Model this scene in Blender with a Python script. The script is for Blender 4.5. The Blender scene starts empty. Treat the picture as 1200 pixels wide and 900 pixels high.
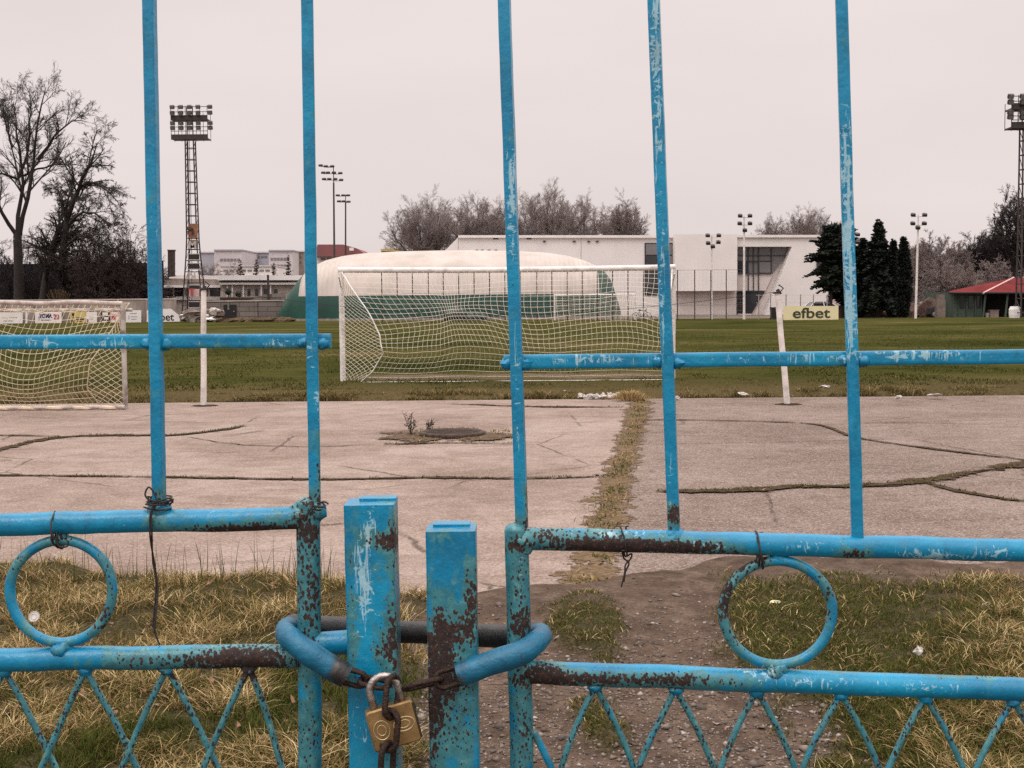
import bpy, math, random
import numpy as np
from mathutils import Vector, Matrix
R = math.radians
rng = np.random.default_rng(7)
random.seed(7)
S = bpy.context.scene
COL = S.collection

# ------------------------------------------------------------------ camera
EYE = 1.775; F = 1500.0
PITCH = math.atan(97.0 / F); ROLL = R(0.5)
fwd = np.array([0, math.cos(PITCH), -math.sin(PITCH)])
up0 = np.array([0, math.sin(PITCH), math.cos(PITCH)])
rt0 = np.array([1.0, 0, 0])
rt = rt0 * math.cos(ROLL) - up0 * math.sin(ROLL)
up = up0 * math.cos(ROLL) + rt0 * math.sin(ROLL)
CAM = np.array([0, 0, EYE])
cd = bpy.data.cameras.new('camera'); co = bpy.data.objects.new('camera', cd); COL.objects.link(co)
cd.sensor_width = 36; cd.lens = 36 * F / 1200; cd.clip_start = 0.05; cd.clip_end = 6000
M = Matrix.Identity(4)
for i in range(3):
    M[i][0] = rt[i]; M[i][1] = up[i]; M[i][2] = -fwd[i]; M[i][3] = CAM[i]
co.matrix_world = M
S.camera = co

def ray(u, v):
    return rt * ((u - 600) / F) + up * ((450 - v) / F) + fwd
def at(u, v, Y):
    d = ray(u, v); return CAM + d * (Y / d[1])
def G(u, v, z=0.0):
    d = ray(u, v); return CAM + d * ((z - EYE) / d[2])
def proj(V):
    d = np.asarray(V) - CAM
    k = F / np.maximum(d @ fwd, 1e-3)
    return 600 + (d @ rt) * k, 450 - (d @ up) * k

# ------------------------------------------------------------------ noise
def vnoise(x, y, seed=0):
    x = np.asarray(x, float); y = np.asarray(y, float)
    xi = np.floor(x).astype(np.int64); yi = np.floor(y).astype(np.int64)
    xf = x - xi; yf = y - yi
    xf = xf * xf * (3 - 2 * xf); yf = yf * yf * (3 - 2 * yf)
    def h(a, b):
        n = (a * 374761393 + b * 668265263 + seed * 982451653) & 0x7fffffff
        n = ((n ^ (n >> 13)) * 1274126177) & 0x7fffffff
        return ((n ^ (n >> 16)) & 0xffff) / 65535.0
    return (h(xi, yi) * (1 - xf) + h(xi + 1, yi) * xf) * (1 - yf) + (h(xi, yi + 1) * (1 - xf) + h(xi + 1, yi + 1) * xf) * yf
def fbm(x, y, seed=0, o=4):
    x = np.asarray(x, float); y = np.asarray(y, float); t = 0; a = .5; s = 0
    for k in range(o):
        t = t + a * vnoise(x * 2 ** k, y * 2 ** k, seed + k); s += a; a *= .5
    return t / s
def sstep(a, b, x):
    t = np.clip((np.asarray(x, float) - a) / (b - a), 0, 1); return t * t * (3 - 2 * t)

# ------------------------------------------------------------------ mesh builder
class MB:
    def __init__(s): s.V = []; s.F = []; s.n = 0
    def add(s, V, F):
        o = s.n; V = np.asarray(V, float).reshape(-1, 3)
        s.V.append(V); s.n += len(V)
        for f in F: s.F.append(tuple(int(i) + o for i in f))
        return s
    def box(s, c, size, rz=0, rx=0, ry=0, bev=0):
        hx, hy, hz = [k / 2 for k in size]
        if bev > 0:
            b = min(bev, hx * .9, hy * .9)
            pts = [(-hx + b, -hy), (hx - b, -hy), (hx, -hy + b), (hx, hy - b), (hx - b, hy), (-hx + b, hy), (-hx, hy - b), (-hx, -hy + b)]
        else:
            pts = [(-hx, -hy), (hx, -hy), (hx, hy), (-hx, hy)]
        n = len(pts)
        V = [(x, y, -hz) for x, y in pts] + [(x, y, hz) for x, y in pts]
        Fs = [tuple(range(n))[::-1], tuple(range(n, 2 * n))] + [(i, (i + 1) % n, n + (i + 1) % n, n + i) for i in range(n)]
        m = (Matrix.Rotation(rz, 3, 'Z') @ Matrix.Rotation(ry, 3, 'Y') @ Matrix.Rotation(rx, 3, 'X'))
        V = np.array(V) @ np.array(m).T + np.array(c)
        return s.add(V, Fs)
    def bar(s, a, b, r, n=4, r2=None):
        return s.tube([a, b], [r, r if r2 is None else r2], n)
    def tube(s, P, r, n=8, sec=None, closed=False, cap=True, ref=None):
        P = np.asarray(P, float); m = len(P)
        r = np.full(m, r, float) if np.isscalar(r) else np.asarray(r, float)
        T = np.zeros_like(P)
        if closed:
            T = np.roll(P, -1, 0) - np.roll(P, 1, 0)
        else:
            T[1:-1] = P[2:] - P[:-2]; T[0] = P[1] - P[0]; T[-1] = P[-1] - P[-2]
        T /= np.maximum(np.linalg.norm(T, axis=1), 1e-9)[:, None]
        N = np.array(ref if ref is not None else ((0, 0, 1) if abs(T[0][2]) < .9 else (0, -1, 0)), float)
        N = N - T[0] * (N @ T[0]); N /= np.linalg.norm(N)
        if sec is None:
            a = np.arange(n) * 2 * math.pi / n + (math.pi / 4 if n == 4 else 0)
            sec = np.stack([np.cos(a), np.sin(a)], 1)
        sec = np.asarray(sec); n = len(sec)
        V = []
        for i in range(m):
            N = N - T[i] * (N @ T[i]); N /= max(np.linalg.norm(N), 1e-9)
            B = np.cross(T[i], N)
            V.append(P[i] + r[i] * (sec[:, :1] * N + sec[:, 1:] * B))
        Fs = []
        for i in range(m if closed else m - 1):
            a = i * n; b = ((i + 1) % m) * n
            for j in range(n):
                k = (j + 1) % n
                Fs.append((a + j, a + k, b + k, b + j))
        if cap and not closed:
            Fs.append(tuple(range(n))[::-1]); Fs.append(tuple(range((m - 1) * n, m * n)))
        return s.add(np.concatenate(V), Fs)
    def extr(s, poly, d):            # polygon (3d points) extruded by vector d
        n = len(poly); P = np.asarray(poly, float); d = np.asarray(d, float)
        V = np.concatenate([P, P + d])
        return s.add(V, [tuple(range(n)), tuple(range(2 * n - 1, n - 1, -1))] + [(i, i + n, (i + 1) % n + n, (i + 1) % n) for i in range(n)])
    def blob(s, c, r, seed=0, amp=.25, nu=10, nv=6):
        rr = np.random.default_rng(abs(seed)); r = np.ones(3) * r
        V = [np.array([0, 0, -1.0])]; Fs = []
        for i in range(1, nv):
            t = math.pi * i / nv
            for j in range(nu):
                p = 2 * math.pi * j / nu
                V.append(np.array([math.sin(t) * math.cos(p), math.sin(t) * math.sin(p), -math.cos(t)]))
        V.append(np.array([0, 0, 1.0])); V = np.array(V)
        V = V * (1 + amp * (rr.random(len(V)) - .5))[:, None] * r + np.asarray(c)
        for j in range(nu): Fs.append((0, 1 + (j + 1) % nu, 1 + j))
        for i in range(nv - 2):
            for j in range(nu):
                a = 1 + i * nu; b = a + nu; k = (j + 1) % nu
                Fs.append((a + j, a + k, b + k, b + j))
        L = len(V) - 1; a = 1 + (nv - 2) * nu
        for j in range(nu): Fs.append((a + j, a + (j + 1) % nu, L))
        return s.add(V, Fs)

WL = {}          # world location of every empty / parent
def setp(o, label=None, cat=None, group=None, kind=None):
    if label: o['label'] = label
    if cat: o['category'] = cat
    if group: o['group'] = group
    if kind: o['kind'] = kind
    return o
def thing(name, label, cat, loc=(0, 0, 0), group=None):
    o = bpy.data.objects.new(name, None); COL.objects.link(o); o.empty_display_size = .1
    o.location = [float(k) for k in loc]; WL[o.name] = np.array(loc, float)
    return setp(o, label, cat, group)
def link(me, name, mat, parent=None, smooth=False):
    o = bpy.data.objects.new(name, me); COL.objects.link(o)
    if mat: me.materials.append(mat)
    if parent is not None:
        o.parent = parent
        if smooth is None: pass
    if smooth: me.shade_smooth()
    WL[o.name] = WL[parent.name] if parent is not None else np.zeros(3)
    return o
def obj(name, mb, mat, parent=None, smooth=False, angle=None):
    V = np.concatenate(mb.V)
    if parent is not None: V = V - WL[parent.name]
    me = bpy.data.meshes.new(name); me.from_pydata(V.tolist(), [], mb.F); me.update()
    o = link(me, name, mat, parent, smooth or angle is not None)
    if angle is not None: me.set_sharp_from_angle(angle=R(angle))
    return o
def npmesh(name, V, faces, mat, parent=None, attrs=None, smooth=False):
    V = np.asarray(V, np.float32)
    if parent is not None: V = (V - WL[parent.name]).astype(np.float32)
    me = bpy.data.meshes.new(name)
    loops = np.concatenate([f.reshape(-1) for f in faces]).astype(np.int32)
    tot = np.concatenate([np.full(len(f), f.shape[1]) for f in faces]).astype(np.int32)
    st = (np.cumsum(tot) - tot).astype(np.int32)
    me.vertices.add(len(V)); me.vertices.foreach_set('co', V.reshape(-1))
    me.loops.add(len(loops)); me.loops.foreach_set('vertex_index', loops)
    me.polygons.add(len(tot)); me.polygons.foreach_set('loop_start', st); me.polygons.foreach_set('loop_total', tot)
    me.update(calc_edges=True)
    for k, a in (attrs or {}).items():
        at_ = me.attributes.new(k, 'FLOAT', 'POINT'); at_.data.foreach_set('value', np.asarray(a, np.float32))
    return link(me, name, mat, parent, smooth)
def struct(o, kind='structure'): o['kind'] = kind; return o

def text_mesh(name, s, size, origin, mat, parent, thick=0.0, bold=0.0, face='front', shear=0, sx=1.0, align='CENTER'):
    cu = bpy.data.curves.new(name, 'FONT'); cu.body = s; cu.size = size; cu.align_x = align; cu.align_y = 'CENTER'
    cu.offset = bold; cu.extrude = thick; cu.shear = shear
    to = bpy.data.objects.new(name, cu); COL.objects.link(to)
    dg = bpy.context.evaluated_depsgraph_get(); me = bpy.data.meshes.new_from_object(to.evaluated_get(dg))
    bpy.data.objects.remove(to)
    for v in me.vertices:
        x, y, z = v.co; v.co = (x * sx, -z, y)
    me.materials.clear()
    o = link(me, name, mat, parent)
    o.location = Vector((np.asarray(origin) - (WL[parent.name] if parent is not None else 0)).tolist())
    return o

def spline(P, k=8, closed=False):
    P = np.asarray(P, float); n = len(P); out = []
    for i in range(n if closed else n - 1):
        g = lambda j: P[j % n] if closed else P[min(max(j, 0), n - 1)]
        p0, p1, p2, p3 = g(i - 1), g(i), g(i + 1), g(i + 2)
        for t in np.arange(k) / k:
            out.append(.5 * (2 * p1 + (p2 - p0) * t + (2 * p0 - 5 * p1 + 4 * p2 - p3) * t * t + (3 * p1 - p0 - 3 * p2 + p3) * t ** 3))
    if not closed: out.append(P[-1])
    return np.array(out)
def lerpline(a, b, n):
    a = np.asarray(a, float); b = np.asarray(b, float); t = np.linspace(0, 1, n)[:, None]
    return a + (b - a) * t

# ------------------------------------------------------------------ node helper
class NT:
    def __init__(s, name):
        s.m = bpy.data.materials.new(name); s.m.use_nodes = True; s.t = s.m.node_tree; s.t.nodes.clear()
        s.out = s.t.nodes.new('ShaderNodeOutputMaterial'); s.p = s.t.nodes.new('ShaderNodeBsdfPrincipled')
        s.t.links.new(s.p.outputs[0], s.out.inputs[0])
    def nd(s, k): return s.t.nodes.new('ShaderNode' + k)
    def put(s, i, v):
        if v is None: return
        if isinstance(v, bpy.types.NodeSocket): s.t.links.new(v, i)
        else:
            if hasattr(i.default_value, '__len__') and not hasattr(v, '__len__'): i.default_value = [v] * len(i.default_value)
            elif hasattr(i.default_value, '__len__') and len(i.default_value) == 4 and len(v) == 3: i.default_value = (*v, 1)
            else: i.default_value = v
    def coord(s, which='Object', scale=None):
        o = s.nd('TexCoord').outputs[which]
        if scale is None: return o
        n = s.nd('Mapping'); s.put(n.inputs[0], o); n.inputs['Scale'].default_value = scale; return n.outputs[0]
    def pos(s, scale=(1, 1, 1)):
        n = s.nd('Mapping'); s.put(n.inputs[0], s.nd('NewGeometry').outputs['Position']); n.inputs['Scale'].default_value = scale; return n.outputs[0]
    def noise(s, sc, det=4, ro=.55, vec=None, dist=0, col=False):
        n = s.nd('TexNoise'); n.inputs['Scale'].default_value = sc; n.inputs['Detail'].default_value = det; n.inputs['Roughness'].default_value = ro
        n.inputs['Distortion'].default_value = dist
        s.put(n.inputs['Vector'], vec if vec is not None else s.coord()); return n.outputs[1 if col else 0]
    def voro(s, sc, vec=None, feat='F1', out=0, rnd=1):
        n = s.nd('TexVoronoi'); n.feature = feat; n.inputs['Scale'].default_value = sc; n.inputs['Randomness'].default_value = rnd
        s.put(n.inputs['Vector'], vec if vec is not None else s.coord()); return n.outputs[out]
    def math(s, op, a, b=0.0, cl=False):
        n = s.nd('Math'); n.operation = op; n.use_clamp = cl; s.put(n.inputs[0], a); s.put(n.inputs[1], b); return n.outputs[0]
    def mr(s, x, a, b, c=0.0, d=1.0, smooth=True):
        n = s.nd('MapRange'); n.interpolation_type = 'SMOOTHSTEP' if smooth else 'LINEAR'
        for i, v in enumerate((x, a, b, c, d)): s.put(n.inputs[i], v)
        return n.outputs[0]
    def mix(s, f, a, b, mode='MIX'):
        n = s.nd('Mix'); n.data_type = 'RGBA'; n.blend_type = mode
        s.put(n.inputs[0], f); s.put(n.inputs[6], a); s.put(n.inputs[7], b); return n.outputs[2]
    def ramp(s, f, st):
        n = s.nd('ValToRGB'); e = n.color_ramp.elements
        while len(e) < len(st): e.new(.5)
        for q, (p, c) in zip(e, st): q.position = p; q.color = (*c, 1) if len(c) == 3 else c
        s.put(n.inputs[0], f); return n.outputs[0]
    def attr(s, name):
        n = s.nd('Attribute'); n.attribute_name = name; return n.outputs['Fac']
    def bump(s, h, st=.3, d=.01, nrm=None):
        n = s.nd('Bump'); n.inputs['Strength'].default_value = st; n.inputs['Distance'].default_value = d
        s.put(n.inputs['Height'], h); s.put(n.inputs['Normal'], nrm); return n.outputs[0]
    def fin(s, col=None, rough=None, metal=None, bump=None, spec=None, alpha=None):
        for k, v in (('Base Color', col), ('Roughness', rough), ('Metallic', metal), ('Normal', bump), ('Specular IOR Level', spec), ('Alpha', alpha)):
            if v is not None: s.put(s.p.inputs[k], v)
        return s.m
def simple(name, c, rough=.7, var=.25, sc=3.0, metal=0, bump=0.0, bs=None, c2=None, spec=None):
    n = NT(name); f = n.noise(sc, 5, .6)
    c2 = c2 or tuple(k * (1 - var) for k in c); hi = tuple(min(1, k * (1 + var * .5)) for k in c)
    col = n.ramp(f, [(.3, c2), (.55, c), (.75, hi)])
    b = n.bump(n.noise(bs or sc * 6, 4, .6), bump, .02) if bump else None
    return n.fin(col, rough, metal, b, spec)
# ------------------------------------------------------------------ render, world, sun
S.view_settings.view_transform = 'Standard'; S.view_settings.look = 'None'; S.view_settings.gamma = 1; S.view_settings.exposure = 0
S.view_settings.use_curve_mapping = False
S.cycles.use_denoising = False; S.cycles.denoiser = 'OPENIMAGEDENOISE'; S.cycles.denoising_prefilter = 'ACCURATE'
S.cycles.max_bounces = 6; S.cycles.transparent_max_bounces = 6; S.cycles.volume_bounces = 0
S.cycles.sample_clamp_indirect = 6
W = bpy.data.worlds.new('World'); S.world = W; W.use_nodes = True
t = W.node_tree; bg = t.nodes['Background']; bg.inputs[1].default_value = .1
sky = t.nodes.new('ShaderNodeTexSky'); sky.sky_type = 'NISHITA'; sky.sun_disc = False
SUN_E, SUN_A = R(55), R(215)
sky.sun_elevation = SUN_E; sky.sun_rotation = SUN_A; sky.dust_density = 4
tc = t.nodes.new('ShaderNodeTexCoord'); sep = t.nodes.new('ShaderNodeSeparateXYZ'); t.links.new(tc.outputs['Generated'], sep.inputs[0])
rp = t.nodes.new('ShaderNodeValToRGB'); t.links.new(sep.outputs[2], rp.inputs[0])
e = rp.color_ramp.elements
e[0].position = 0.0; e[0].color = (.268, .236, .230, 1); e[1].position = 1; e[1].color = (1, .93, .91, 1)
q = e.new(.10); q.color = (.272, .241, .235, 1)
q = e.new(.28); q.color = (.280, .249, .243, 1)
mul = t.nodes.new('ShaderNodeVectorMath'); mul.operation = 'SCALE'; mul.inputs[3].default_value = 30.5
t.links.new(rp.outputs[0], mul.inputs[0])
# faint cloud structure in the overcast layer
nz = t.nodes.new('ShaderNodeTexNoise'); nz.inputs['Scale'].default_value = 2.2; nz.inputs['Detail'].default_value = 4
mp = t.nodes.new('ShaderNodeMapping'); mp.inputs['Scale'].default_value = (1, 1, 3.5); t.links.new(tc.outputs['Generated'], mp.inputs[0]); t.links.new(mp.outputs[0], nz.inputs[0])
mr = t.nodes.new('ShaderNodeMapRange'); mr.inputs[1].default_value = .3; mr.inputs[2].default_value = .7; mr.inputs[3].default_value = .935; mr.inputs[4].default_value = 1.04
t.links.new(nz.outputs[0], mr.inputs[0])
m2 = t.nodes.new('ShaderNodeVectorMath'); m2.operation = 'SCALE'; t.links.new(mul.outputs[0], m2.inputs[0]); t.links.new(mr.outputs[0], m2.inputs[3])
mx = t.nodes.new('ShaderNodeMix'); mx.data_type = 'RGBA'; mx.inputs[0].default_value = .97
t.links.new(sky.outputs[0], mx.inputs[6]); t.links.new(m2.outputs[0], mx.inputs[7]); t.links.new(mx.outputs[2], bg.inputs[0])
sl = bpy.data.lights.new('sun', 'SUN'); sl.energy = .5; sl.angle = R(16); sl.color = (1, .95, .9)
so = bpy.data.objects.new('sun', sl); COL.objects.link(so)
# sun_rotation is measured clockwise from +Y: the sun stands behind the photographer
sd = Vector((math.sin(SUN_A) * math.cos(SUN_E), math.cos(SUN_A) * math.cos(SUN_E), math.sin(SUN_E)))
so.rotation_euler = sd.to_track_quat('Z', 'Y').to_euler(); so.location = (0, -10, 30)

# ------------------------------------------------------------------ materials
def paint_mat():
    n = NT('chipped_blue_paint'); oc = n.pos()
    w = n.attr('wear')
    a = n.noise(75, 6, .62, oc, .6)
    vs = n.pos((1, 1, .45))
    b = n.noise(170, 4, .6, vs, .4)
    vv = n.voro(150, n.pos((1.25, 1.25, .8)), 'F1', 0); vn = n.nd('Mix'); spk = n.math('SUBTRACT', .98, n.math('MULTIPLY', n.math('ADD', vv, n.math('MULTIPLY', n.noise(260, 2, .5, oc), .35)), .82))
    m = n.math('ADD', n.math('ADD', n.math('MULTIPLY', a, .30), n.math('ADD', n.math('MULTIPLY', b, .34), n.math('MULTIPLY', spk, .36))), n.math('MULTIPLY', w, .36))
    rust = n.mr(m, .685, .70)
    edge = n.mr(m, .655, .685)
    t1 = n.math('ADD', n.noise(38, 5, .6, n.pos((1.1, 1, .7)), .8), n.math('MULTIPLY', w, .75))
    turq = n.mr(t1, .60, .78)
    big = n.noise(9, 4, .6, oc)
    blue = n.ramp(big, [(.25, (.0015, .145, .275)), (.5, (.002, .215, .395)), (.75, (.004, .295, .50))])
    old = n.ramp(n.noise(60, 4, .6, oc), [(.3, (.028, .145, .180)), (.6, (.055, .235, .265)), (.8, (.19, .36, .34))])
    col = n.mix(turq, blue, old)
    # fine pale scratches, plus gloss highlights of the lumpy paint painted as pale streaks
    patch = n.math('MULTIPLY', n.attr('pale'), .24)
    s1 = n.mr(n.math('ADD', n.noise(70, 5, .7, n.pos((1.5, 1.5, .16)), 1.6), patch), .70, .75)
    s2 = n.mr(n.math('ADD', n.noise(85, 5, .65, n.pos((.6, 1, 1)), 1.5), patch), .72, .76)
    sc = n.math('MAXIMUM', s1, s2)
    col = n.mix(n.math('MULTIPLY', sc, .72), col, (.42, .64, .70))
    # drips / grime
    gr = n.mr(n.noise(25, 5, .7, n.pos((1, 1, .3))), .52, .78)
    col = n.mix(n.math('MULTIPLY', gr, .5), col, (.006, .045, .075))
    col = n.mix(n.math('MULTIPLY', edge, .55), col, (.10, .13, .12))
    rc = n.ramp(n.noise(130, 5, .7, oc), [(.3, (.008, .006, .006)), (.52, (.028, .015, .012)), (.68, (.085, .032, .020)), (.85, (.16, .07, .045))])
    rc = n.mix(n.mr(n.noise(200, 3, .6, oc), .62, .72), rc, (.15, .19, .17))
    col = n.mix(rust, col, rc)
    h = n.math('ADD', n.math('MULTIPLY', n.noise(45, 4, .55, oc), .8), n.math('MULTIPLY', n.noise(220, 3, .6, n.pos((1, 1, .5))), .25))
    h = n.math('SUBTRACT', h, n.math('MULTIPLY', rust, .35))
    h = n.math('ADD', h, n.math('MULTIPLY', n.math('MULTIPLY', rust, n.noise(400, 3, .7, oc)), .35))
    bp = n.bump(h, .60, .0045)
    ro = n.math('ADD', n.math('MULTIPLY', rust, .5), n.math('ADD', .20, n.math('MULTIPLY', n.noise(30, 3, .5, oc), .18)))
    return n.fin(col, ro, None, bp, .5)
M_paint = paint_mat()
def hose_mat():
    n = NT('hose_rubber'); oc = n.pos(); w = n.attr('wear')
    f = n.noise(60, 5, .6, oc, .5)
    k = n.mr(n.math('ADD', n.math('MULTIPLY', f, .8), w), .60, .95)
    blue = n.ramp(n.noise(22, 4, .6, oc), [(.3, (.003, .080, .150)), (.6, (.004, .135, .245)), (.8, (.04, .21, .29))])
    blk = n.ramp(f, [(.3, (.008, .008, .009)), (.7, (.03, .028, .027))])
    blk = n.mix(n.math('MULTIPLY', n.mr(f, .55, .7), n.mr(w, .5, .6, 1, 0)), blk, (.09, .08, .07))
    c = n.mix(k, blue, blk)
    sp = n.mr(n.noise(150, 3, .6, oc), .66, .72)
    c = n.mix(sp, c, (.03, .02, .016))
    return n.fin(c, .42, None, n.bump(n.math('ADD', n.noise(180, 4, .6, oc), n.math('MULTIPLY', n.noise(40, 3, .6, oc), 1.5)), .35, .004))
M_hose = hose_mat()
M_chain = simple('rusty_chain_steel', (.055, .032, .024), .5, .6, 180, .65, .4, 300, c2=(.015, .011, .010))
M_brass = (lambda n: n.fin(n.mix(n.mr(n.noise(120, 5, .7, n.pos((1, 1, 1))), .58, .75), n.ramp(n.noise(40, 4, .6, n.pos()), [(.3, (.21, .125, .045)), (.7, (.36, .235, .10))]), (.09, .055, .028)), .5, .55, n.bump(n.noise(300, 3, .6, n.pos()), .15, .001)))(NT('worn_brass'))
M_steel = simple('shackle_steel', (.42, .38, .36), .35, .5, 150, .9, .2, 300)
M_blacksteel = simple('dark_lock_side', (.02, .018, .017), .6, .4, 100)
M_wire = simple('rusty_binding_wire', (.022, .015, .013), .7, .5, 120)

def concrete(name, c, c2, c3, sp, br):
    n = NT(name); p = n.pos()
    big = n.noise(.45, 5, .6, n.pos((1, 1.0, 1)), .6)
    mid = n.noise(3.2, 6, .65, p)
    col = n.ramp(n.math('ADD', n.math('MULTIPLY', big, .6), n.math('MULTIPLY', mid, .4)), [(.38, c2), (.5, c), (.60, c3)])
    st = n.mr(n.noise(1.1, 6, .7, n.pos((.5, 1.6, 1)), 1.5), .56, .72)
    col = n.mix(n.math('MULTIPLY', st, .48), col, tuple(k * .55 for k in c))
    dk = n.mr(n.noise(.9, 7, .75, n.pos((.6, 1.3, 1)), .8), .50, .66)
    col = n.mix(n.math('MULTIPLY', dk, .62), col, (c[0] * .60, c[1] * .55, c[2] * .51))
    wv = n.nd('Mix'); hair = n.voro(.42, n.mix(.10, n.pos(), n.noise(2.2, 4, .6, n.pos(), 0, True)), 'DISTANCE_TO_EDGE')
    hc = n.math('MULTIPLY', n.mr(hair, .010, .002), n.mr(n.noise(.5, 3, .5, n.pos()), .48, .56))
    col = n.mix(n.math('MULTIPLY', hc, .75), col, (.05, .036, .028))
    fine = n.noise(60, 4, .75, p)
    ag = n.voro(75, p, 'F1', 1)
    agv = n.nd('SeparateColor'); n.put(agv.inputs[0], ag)
    agf = agv.outputs[0]
    col = n.mix(n.math('MULTIPLY', n.mr(agf, .72, .9), sp), col, tuple(min(1, k * 1.5) for k in c3))
    col = n.mix(n.math('MULTIPLY', n.mr(agf, .28, .1), sp), col, tuple(k * .45 for k in c2))
    col = n.mix(n.mr(fine, .35, .7, .38, 0), col, tuple(k * .4 for k in c2))
    h = n.math('ADD', n.math('MULTIPLY', mid, .6), n.math('ADD', n.math('MULTIPLY', fine, .5), n.math('MULTIPLY', agf, .3)))
    return n.fin(col, .92, None, n.bump(h, br, .02), .04)
M_conc = concrete('weathered_concrete', (.335, .258, .218), (.240, .178, .146), (.410, .330, .286), .35, .6)
M_asph = concrete('coarse_pale_asphalt', (.280, .215, .182), (.195, .145, .120), (.345, .275, .238), .6, 1.0)
def dirt_film(name, c, c2, sc, thr):
    """soil lying on the slab in ragged patches: bare between the crumbs"""
    n = NT(name); p = n.pos(); f = n.noise(sc, 6, .7, p); e = n.attr('edge')
    col = n.ramp(n.noise(sc * 2.3, 5, .7, p), [(.3, c2), (.55, c), (.75, tuple(k * 1.7 for k in c))])
    lo = n.math('MULTIPLY', n.math('SUBTRACT', n.noise(1.9, 4, .65, n.pos((1, 1, 1))), .5), 1.1)
    a = n.mr(n.math('ADD', n.math('SUBTRACT', f, n.math('MULTIPLY', e, .42)), lo), thr, thr + .05)
    return n.fin(col, .95, None, n.bump(f, .6, .02), .03, a)
M_film = dirt_film('dark_crack_dirt_film', (.078, .053, .035), (.026, .018, .012), 14, .27)
M_jfilm = dirt_film('joint_soil_film', (.165, .115, .070), (.050, .036, .020), 13, .27)
M_pfilm = dirt_film('manhole_soil_film', (.13, .092, .064), (.050, .036, .025), 9, .28)
M_crack = simple('dark_crack_dirt', (.055, .037, .024), .95, .6, 9, bump=.5, c2=(.020, .014, .010), spec=.03)
M_joint = simple('dry_joint_soil', (.12, .085, .052), .95, .5, 6, bump=.6, c2=(.042, .030, .018), spec=.03)

def verge_mat():
    n = NT('muddy_verge_soil'); p = n.pos(); g = n.attr('grassy')
    mid = n.noise(5, 6, .65, p); fine = n.noise(45, 4, .7, p)
    mud = n.ramp(n.math('ADD', n.math('MULTIPLY', mid, .6), n.math('MULTIPLY', fine, .4)), [(.34, (.040, .026, .018)), (.5, (.092, .062, .044)), (.64, (.165, .120, .090))])
    gd = n.ramp(fine, [(.3, (.018, .014, .006)), (.5, (.042, .034, .014)), (.7, (.11, .082, .036))])  # soil under the grass; shade between the blades darkened into it
    col = n.mix(g, mud, gd)
    wet = n.mr(n.noise(1.6, 4, .6, p), .55, .7)
    ro = n.math('SUBTRACT', .95, n.math('MULTIPLY', wet, .25))
    h = n.math('ADD', mid, n.math('MULTIPLY', fine, .5))
    return n.fin(col, ro, None, n.bump(h, .9, .03), .12)
M_verge = verge_mat()
M_gravel = (lambda n: n.fin(n.ramp(n.attr('tint'), [(0, (.05, .042, .038)), (.35, (.105, .078, .062)), (.7, (.20, .155, .128)), (1, (.40, .345, .31))]), .85, None, None))(NT('track_gravel'))
def blade_mat(name, stops):
    n = NT(name); c = n.ramp(n.attr('tint'), stops)
    m = n.fin(c, .8, None, None, .06)
    tr = n.nd('BsdfTranslucent'); n.put(tr.inputs[0], c); mxs = n.nd('MixShader'); mxs.inputs[0].default_value = .22
    n.t.links.new(n.p.outputs[0], mxs.inputs[1]); n.t.links.new(tr.outputs[0], mxs.inputs[2]); n.t.links.new(mxs.outputs[0], n.out.inputs[0])
    return m
M_blade = blade_mat('verge_grass', [(0, (.020, .027, .006)), (.22, (.070, .092, .016)), (.38, (.095, .078, .025)), (.55, (.18, .115, .048)), (.76, (.36, .25, .105)), (1, (.64, .50, .28))])
M_pblade = blade_mat('pitch_grass', [(0, (.026, .034, .007)), (.4, (.070, .070, .017)), (.7, (.17, .125, .05)), (1, (.34, .25, .13))])
def pitch_mat():
    n = NT('winter_pitch_turf')
    p = n.pos()
    a = n.noise(.16, 5, .6, n.pos((.55, 1.0, 1)), .4)
    b = n.noise(1.6, 6, .7, n.pos((.5, 1.1, 1)))
    c = n.noise(14, 4, .75, p)
    f = n.math('ADD', n.math('MULTIPLY', a, .55), n.math('ADD', n.math('MULTIPLY', b, .30), n.math('MULTIPLY', c, .15)))
    col = n.ramp(f, [(.38, (.020, .025, .007)), (.46, (.046, .049, .014)), (.56, (.078, .070, .023)), (.62, (.140, .102, .052))])
    # worn soil in the goal mouth and along the near edge
    sp = n.nd('SeparateXYZ'); n.put(sp.inputs[0], p)
    gx = n.math('ABSOLUTE', n.math('ADD', sp.outputs[0], .1))
    gy = n.math('ABSOLUTE', n.math('SUBTRACT', sp.outputs[1], 29.2))
    mouth = n.math('MULTIPLY', n.mr(gx, 4.2, 2.6), n.mr(gy, 1.6, .5))
    mouth = n.math('MULTIPLY', mouth, n.mr(b, .35, .55))
    col = n.mix(n.math('MULTIPLY', mouth, .9), col, n.ramp(c, [(.3, (.12, .085, .06)), (.7, (.21, .155, .115))]))
    near = n.mr(n.math('ADD', sp.outputs[1], n.math('MULTIPLY', b, 4)), 31.5, 25.5)
    col = n.mix(n.math('MULTIPLY', near, .7), col, n.ramp(c, [(.3, (.055, .040, .020)), (.7, (.155, .110, .060))]))
    return n.fin(col, .95, None, n.bump(n.math('ADD', b, c), .8, .06), .0)
M_pitch = pitch_mat()
M_ground = simple('brown_bare_ground', (.115, .085, .062), .95, .5, .4, bump=.4, bs=5)
M_track = simple('reddish_cinder_track', (.13, .080, .062), .95, .4, .8, bump=.4, bs=6)
M_white = simple('weathered_white_paint', (.74, .68, .65), .55, .25, 6)
M_whitegoal = simple('chalky_white_goal_paint', (.78, .73, .70), .5, .35, 5, bump=.15, bs=40)
M_greygoal = simple('peeling_grey_goal_paint', (.42, .38, .35), .6, .5, 7, bump=.2, bs=40, c2=(.13, .09, .07))
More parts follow.
